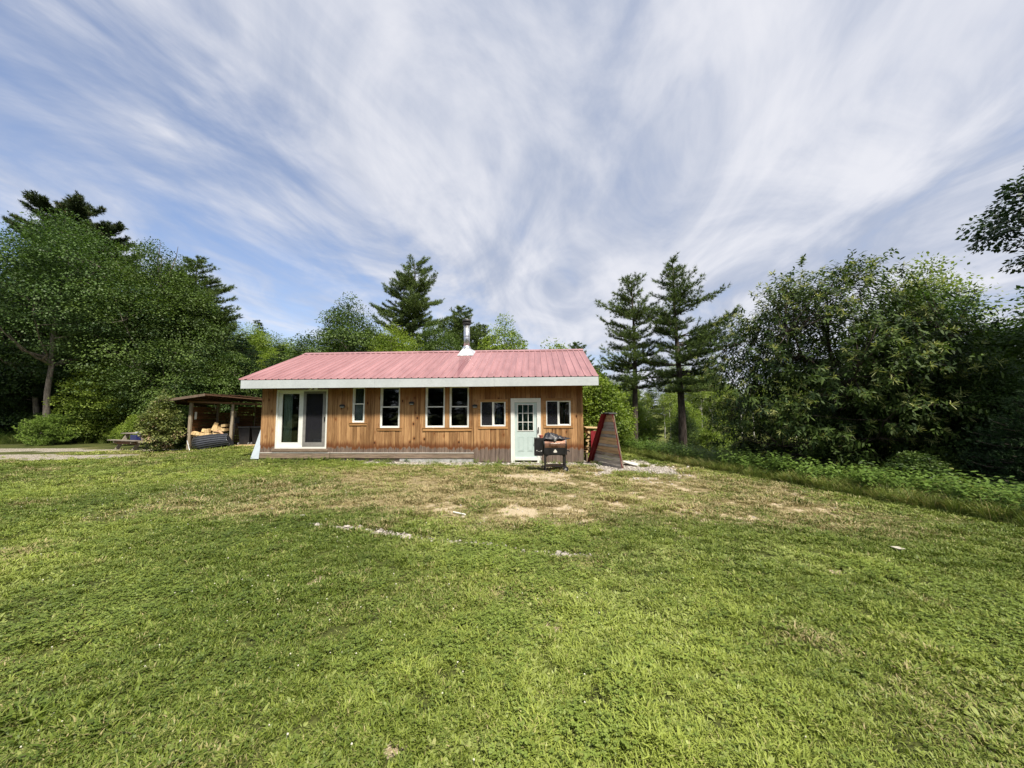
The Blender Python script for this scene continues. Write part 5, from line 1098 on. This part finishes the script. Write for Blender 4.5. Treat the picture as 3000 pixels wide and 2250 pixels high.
# ---- far wood beyond the meadow
k = 0
for y0, n_, xa, xb, smin, smax in ((52, 17, 8, 62, .62, .85), (60, 17, 6, 76, .8, 1.05), (36, 5, 1, 9.5, .5, .72)):
    for i in range(n_):
        x = xa+(xb-xa)*(i+rnd.uniform(-.3, .3))/n_; y = y0+rnd.uniform(-3, 3)
        tree('far_tree', 'tree in the far wood line beyond the meadow', 'tree', (x, y, gz(x, y)), (lf_c, hem, lf_a, wp_a)[k % 4], m_bkg, (m_far, m_mid, m_far, m_pine)[k % 4], rnd.uniform(smin, smax), rnd.uniform(0, 6), 'far wood line beyond the meadow')['label'] = '%s from the left in the %s of the far wood beyond the meadow' % (ORD[i], {52: 'front row', 60: 'back row', 36: 'near clump'}[y0]); k += 1
pole = build_leafy(34, 8, .9, 5.0, 36, 40, .16, .09, .5, .35)
for i in range(11):
    x = 15+i*1.9+rnd.uniform(-.6, .6); y = 46+rnd.uniform(-2, 3); tree('birch_tree', 'thin pale stem at the front of the far wood', 'birch', (x, y, gz(x, y)), pole, m_birch, m_far, rnd.uniform(.75, .95), rnd.uniform(0, 6), 'thin pale stems before the far wood')['label'] = 'thin pale stem in front of the far wood, %s from the left' % ORD[i]
# ---- chestnut
def build_chestnut(seed, h, rx, zlo, ncl):
    g = np.random.default_rng(seed); TB_ = Tubes(); zc = (h+zlo)/2; hz = (h-zlo)/2
    nb_ = ncl//9; d = unit(g.normal(size=(nb_, 3))); lob = unit(g.normal(size=(10, 3))); amp = g.uniform(-.6, 1, 10); rad = g.uniform(size=nb_)**.36*(1+.30*(np.maximum(0, d@lob.T)**4@amp)*.6)
    c = d*rad[:, None]*np.array([rx, rx, hz])+np.array([0, 0, zc]); c = np.repeat(c, 9, 0)+np.clip(g.normal(size=(nb_*9, 3)), -1.6, 1.6)*np.array([.27, .27, .19]); ncl = len(c); c[:, 2] = np.maximum(c[:, 2], .25); curves = []
    T0 = limb((0, 0, 0), (.1, 0, h*.85), 0, 9, g); T0[:, 2] = np.linspace(-.1, h*.85, 9); curves.append(T0); TB_.add(T0, list(np.linspace(.15, .02, 9)), 8)
    for k in range(18):
        i0 = g.integers(1, 6); p0 = T0[i0]; a = k*2.4; zt = p0[2]+g.uniform(.1, .5)*h*.5; zt = min(zt, h*.9); pr_ = math.sqrt(max(.1, 1-((zt-zc)/hz)**2)); P_ = limb(p0, (math.cos(a)*rx*pr_*.85, math.sin(a)*rx*pr_*.85, zt), -.1, 7, g); curves.append(P_); TB_.add(P_, list(np.linspace(.06, .01, 7)), 5)
    allp = np.concatenate([q_[2:] for q_ in curves])
    for q_ in c[::9]:
        j = int(np.argmin(np.linalg.norm(allp-q_, axis=1)+.5*np.maximum(0, allp[:, 2]-q_[2]))); TB_.add(limb(allp[j], q_, -.04, 3), [.012, .008, .004], 4)
    kk = 9; ci = np.repeat(np.arange(ncl), kk); n = ncl*kk; out = unit(c-np.array([0, 0, zc])); tw = unit(out+g.normal(0, .45, (ncl, 3))+np.array([0, 0, .45]))
    a = np.tile(np.arange(kk)*2.4, ncl)+g.uniform(0, 6, ncl)[ci]; ref = unit(np.cross(tw, np.array([.2, .3, 1.]))); ref2 = np.cross(tw, ref)
    D = unit(ref[ci]*np.cos(a)[:, None]+ref2[ci]*np.sin(a)[:, None]+tw[ci]*.35+g.normal(0, .2, (n, 3))); D[:, 2] -= .05; D = unit(D)
    P0 = c[ci]-tw[ci]*(np.tile(np.linspace(0, .22, kk), ncl))[:, None]; L = (.145*g.uniform(.7, 1.2, n))[:, None]; N_ = unit(np.array([0, 0, 1.])+g.normal(0, .35, (n, 3))+.4*out[ci]); Sd = unit(np.cross(N_, D)); Wd = L*.32
    dn = np.array([0, 0, -1.])
    V = np.stack([P0, P0+D*L*.3-Sd*Wd/2+dn*L*.03, P0+D*L*.3+Sd*Wd/2+dn*L*.03, P0+D*L*.66-Sd*Wd*.42+dn*L*.14, P0+D*L*.66+Sd*Wd*.42+dn*L*.14, P0+D*L*.95+dn*L*.24], 1).reshape(-1, 3)
    b = np.arange(n)[:, None]*6; F = np.concatenate([b+np.array([[0, 1, 2]]), b+np.array([[1, 3, 4]]), b+np.array([[1, 4, 2]]), b+np.array([[3, 5, 4]])], 1).reshape(-1, 3)
    ti = np.clip(g.normal(.42, .16, n)+g.normal(0, .12, ncl)[ci]+np.repeat(g.normal(0, .16, nb_), 9)[ci], 0, 1); leaves = npmesh('crown', V, F, False, np.repeat(ti, 4))
    # pale catkin sprays at some outer tips
    sel = np.where((np.linalg.norm((c-np.array([0, 0, zc]))/np.array([rx, rx, hz]), axis=1) > .78) & (g.uniform(size=ncl) < .26))[0]; kc = 12; cj = np.repeat(sel, kc); m = len(cj)
    Dc = unit(tw[cj]*.7+g.normal(0, .55, (m, 3))+np.array([0, 0, .15])); Pc = c[cj]; Lc = (.15*g.uniform(.6, 1.2, m))[:, None]; Sc = unit(np.cross(Dc, g.normal(size=(m, 3))))*.006
    Vc = np.stack([Pc-Sc, Pc+Sc, Pc+Dc*Lc+Sc+dn*Lc*.25, Pc+Dc*Lc-Sc+dn*Lc*.25], 1).reshape(-1, 3); cat_ = npmesh('catkins', Vc, np.arange(m*4).reshape(-1, 4), False, g.uniform(0, 1, m))
    return TB_.mesh('trunk'), leaves, cat_
m_cat = leafmat('catkin_cream', (.18, .21, .06), (.42, .44, .18), .3)
m_ovh = leafmat('shaded_maple_leaf', (.012, .028, .012), (.045, .085, .028), .12, .5, .35)  # darker copy of the maple leaf, shade put into its colour
cm = build_chestnut(41, 6.7, 3.0, .1, 6300)
CT = tree('chestnut_tree', 'broad dark chestnut with long drooping leaves and cream catkins', 'chestnut', (9.6, 11.3, gz(9.6, 11.3)), cm[:2], m_bkd, m_chl)
tag(link('catkins', cm[2], m_cat, CT), kind='stuff')
# ---- right side
rt = build_leafy(42, 5.9, 2.3, .3, 260, 220, .09, .11, .5, .15, (0, 0), .5)
tree('leafy_tree', 'dark leafy tree right behind the chestnut', 'tree', (13.6, 12.0, gz(13.6, 12)), rt, m_bkd, m_maple, 1.02, 0, None, 1.15)
tree('leafy_tree', 'lower yellow green tree right of the chestnut', 'tree', (16.2, 13.2, gz(16.2, 13.2)), rt, m_bkd, m_mid, .80, 2)
tree('leafy_tree', 'shaded small tree under the right side of the chestnut', 'tree', (11.9, 9.4, gz(11.9, 9.4)), rt, m_bkd, m_maple, .62, 4)
tree('leafy_tree', 'tall wispy pale tree standing behind the chestnut', 'tree', (22.3, 19.5, gz(22.3, 19.5)), build_leafy(43, 10.6, 1.9, 4.5, 150, 34, .15, .09, .7, .22, (0, 0), .8), m_bkg, m_far)
tree('leafy_tree', 'thin dark leaved tree at the right edge behind the fern spruce', 'tree', (15.9, 10.9, gz(15.9, 10.9)), build_leafy(44, 5.9, 1.3, 2.5, 90, 45, .13, .06, .6, .22), m_bkd, m_maple)
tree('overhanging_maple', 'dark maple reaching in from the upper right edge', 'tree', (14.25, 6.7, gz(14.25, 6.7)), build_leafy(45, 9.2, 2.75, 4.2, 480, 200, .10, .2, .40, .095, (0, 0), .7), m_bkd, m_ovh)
spr = build_pine(46, 3.2, 1.5, .15, .17, 8, .085, .016, 10, .10, ([0, .1, .5, .8, 1], [1, 1, .72, .4, .06]), .07, .34, .06, bare=.08)
tree('young_spruce', 'dense young spruce in shade at the right edge', 'spruce', (10.55, 7.4, gz(10.5, 7.4)), spr, m_bkd, m_spr, .86)
tree('young_spruce', 'young spruce half hidden below the chestnut', 'spruce', (11.3, 8.9, gz(11.3, 8.9)), spr, m_bkd, m_spr, .72, 2)
for i in range(9):
    x = 15+i*2.9; y = 15+rnd.uniform(0, 5)+i*.6; tree('understory_tree', 'dark tree in the thicket behind the chestnut, %s from the left' % ORD[i], 'tree', (x, y, gz(x, y)), (rt, hem)[i % 2], m_bkd, (m_mid, m_spr)[i % 2], rnd.uniform(.5, .68)*(1 if i % 2 == 0 else .75), rnd.uniform(0, 6), 'thicket behind the chestnut')
for i, (x, y) in enumerate(((10.2, 9.2), (9.1, 8.6), (8.6, 10.3), (11.0, 7.9), (12.2, 8.2), (7.9, 12.8), (9.6, 13.6))):
    tree('shrub', 'low shaded shrub under the chestnut, '+('right of its trunk', 'before its trunk', 'under its left side', 'nearest the viewer', 'beside the young spruce', 'at its far left foot', 'behind its trunk')[i], 'shrub', (x, y, gz(x, y)), lf_s, m_bkd, m_mid, rnd.uniform(.25, .36), rnd.uniform(0, 6), 'shaded shrubs under the chestnut', rnd.uniform(.42, .55))
# ---- bushes on the left
sh = build_pine(51, 1.75, 1.35, .05, .13, 9, .11, .03, 12, .35, ([0, .15, .45, .8, 1], [.95, 1.0, .88, .55, .2]), .04, .25, -.1, bare=.3, flat=1.2)
tree('round_shrub', 'low round pale green shrub beside the gravel drive', 'shrub', (-26.1, 21.5, 0), sh, m_bkd, m_shrub, .84, 0, None, .93)
tree('leafy_bush', 'tall leafy bush in front of the shed corner', 'bush', (-15.65, 16.75, 0), build_leafy(52, 2.55, .66, .02, 170, 80, .08, .03, .6, .22, (0, 0), .9, multi=4, limbs=10, droop=.1), m_bkg, m_bush)
for i, (x, y, s_, lb) in enumerate(((-21.0, 21.0, .46, 'bright green bush behind the picnic table'), (-22.4, 21.6, .3, 'low bright bush left of the picnic table'), (-23.8, 22.6, .30, 'low green bush between round shrub and table'), (-29.6, 23.6, .5, 'leafy bush behind the drive at the far left'), (-16.6, 18.9, .45, 'leafy bush beside the shed end'))):
    tree('leafy_bush', lb, 'bush', (x, y, 0), lf_s, m_bkg, m_brt if i < 3 else m_mid, s_, i*1.1)
# ---- wood behind the viewer, mirrored in the panes
for i in range(26):
    x = -38+i*3.1+rnd.uniform(-1, 1); y = -17-rnd.uniform(0, 5); tree('rear_tree', 'tree of the wood opposite the cabin, behind the viewer', 'tree', (x, y, gz(x, y)), (lf_a, hem, wp_a, hem, lf_c)[i % 5], m_bkg, (m_maple, m_spr, m_pine, m_spr, m_mid)[i % 5], rnd.uniform(.9, 1.2), rnd.uniform(0, 6), 'trees opposite the cabin')
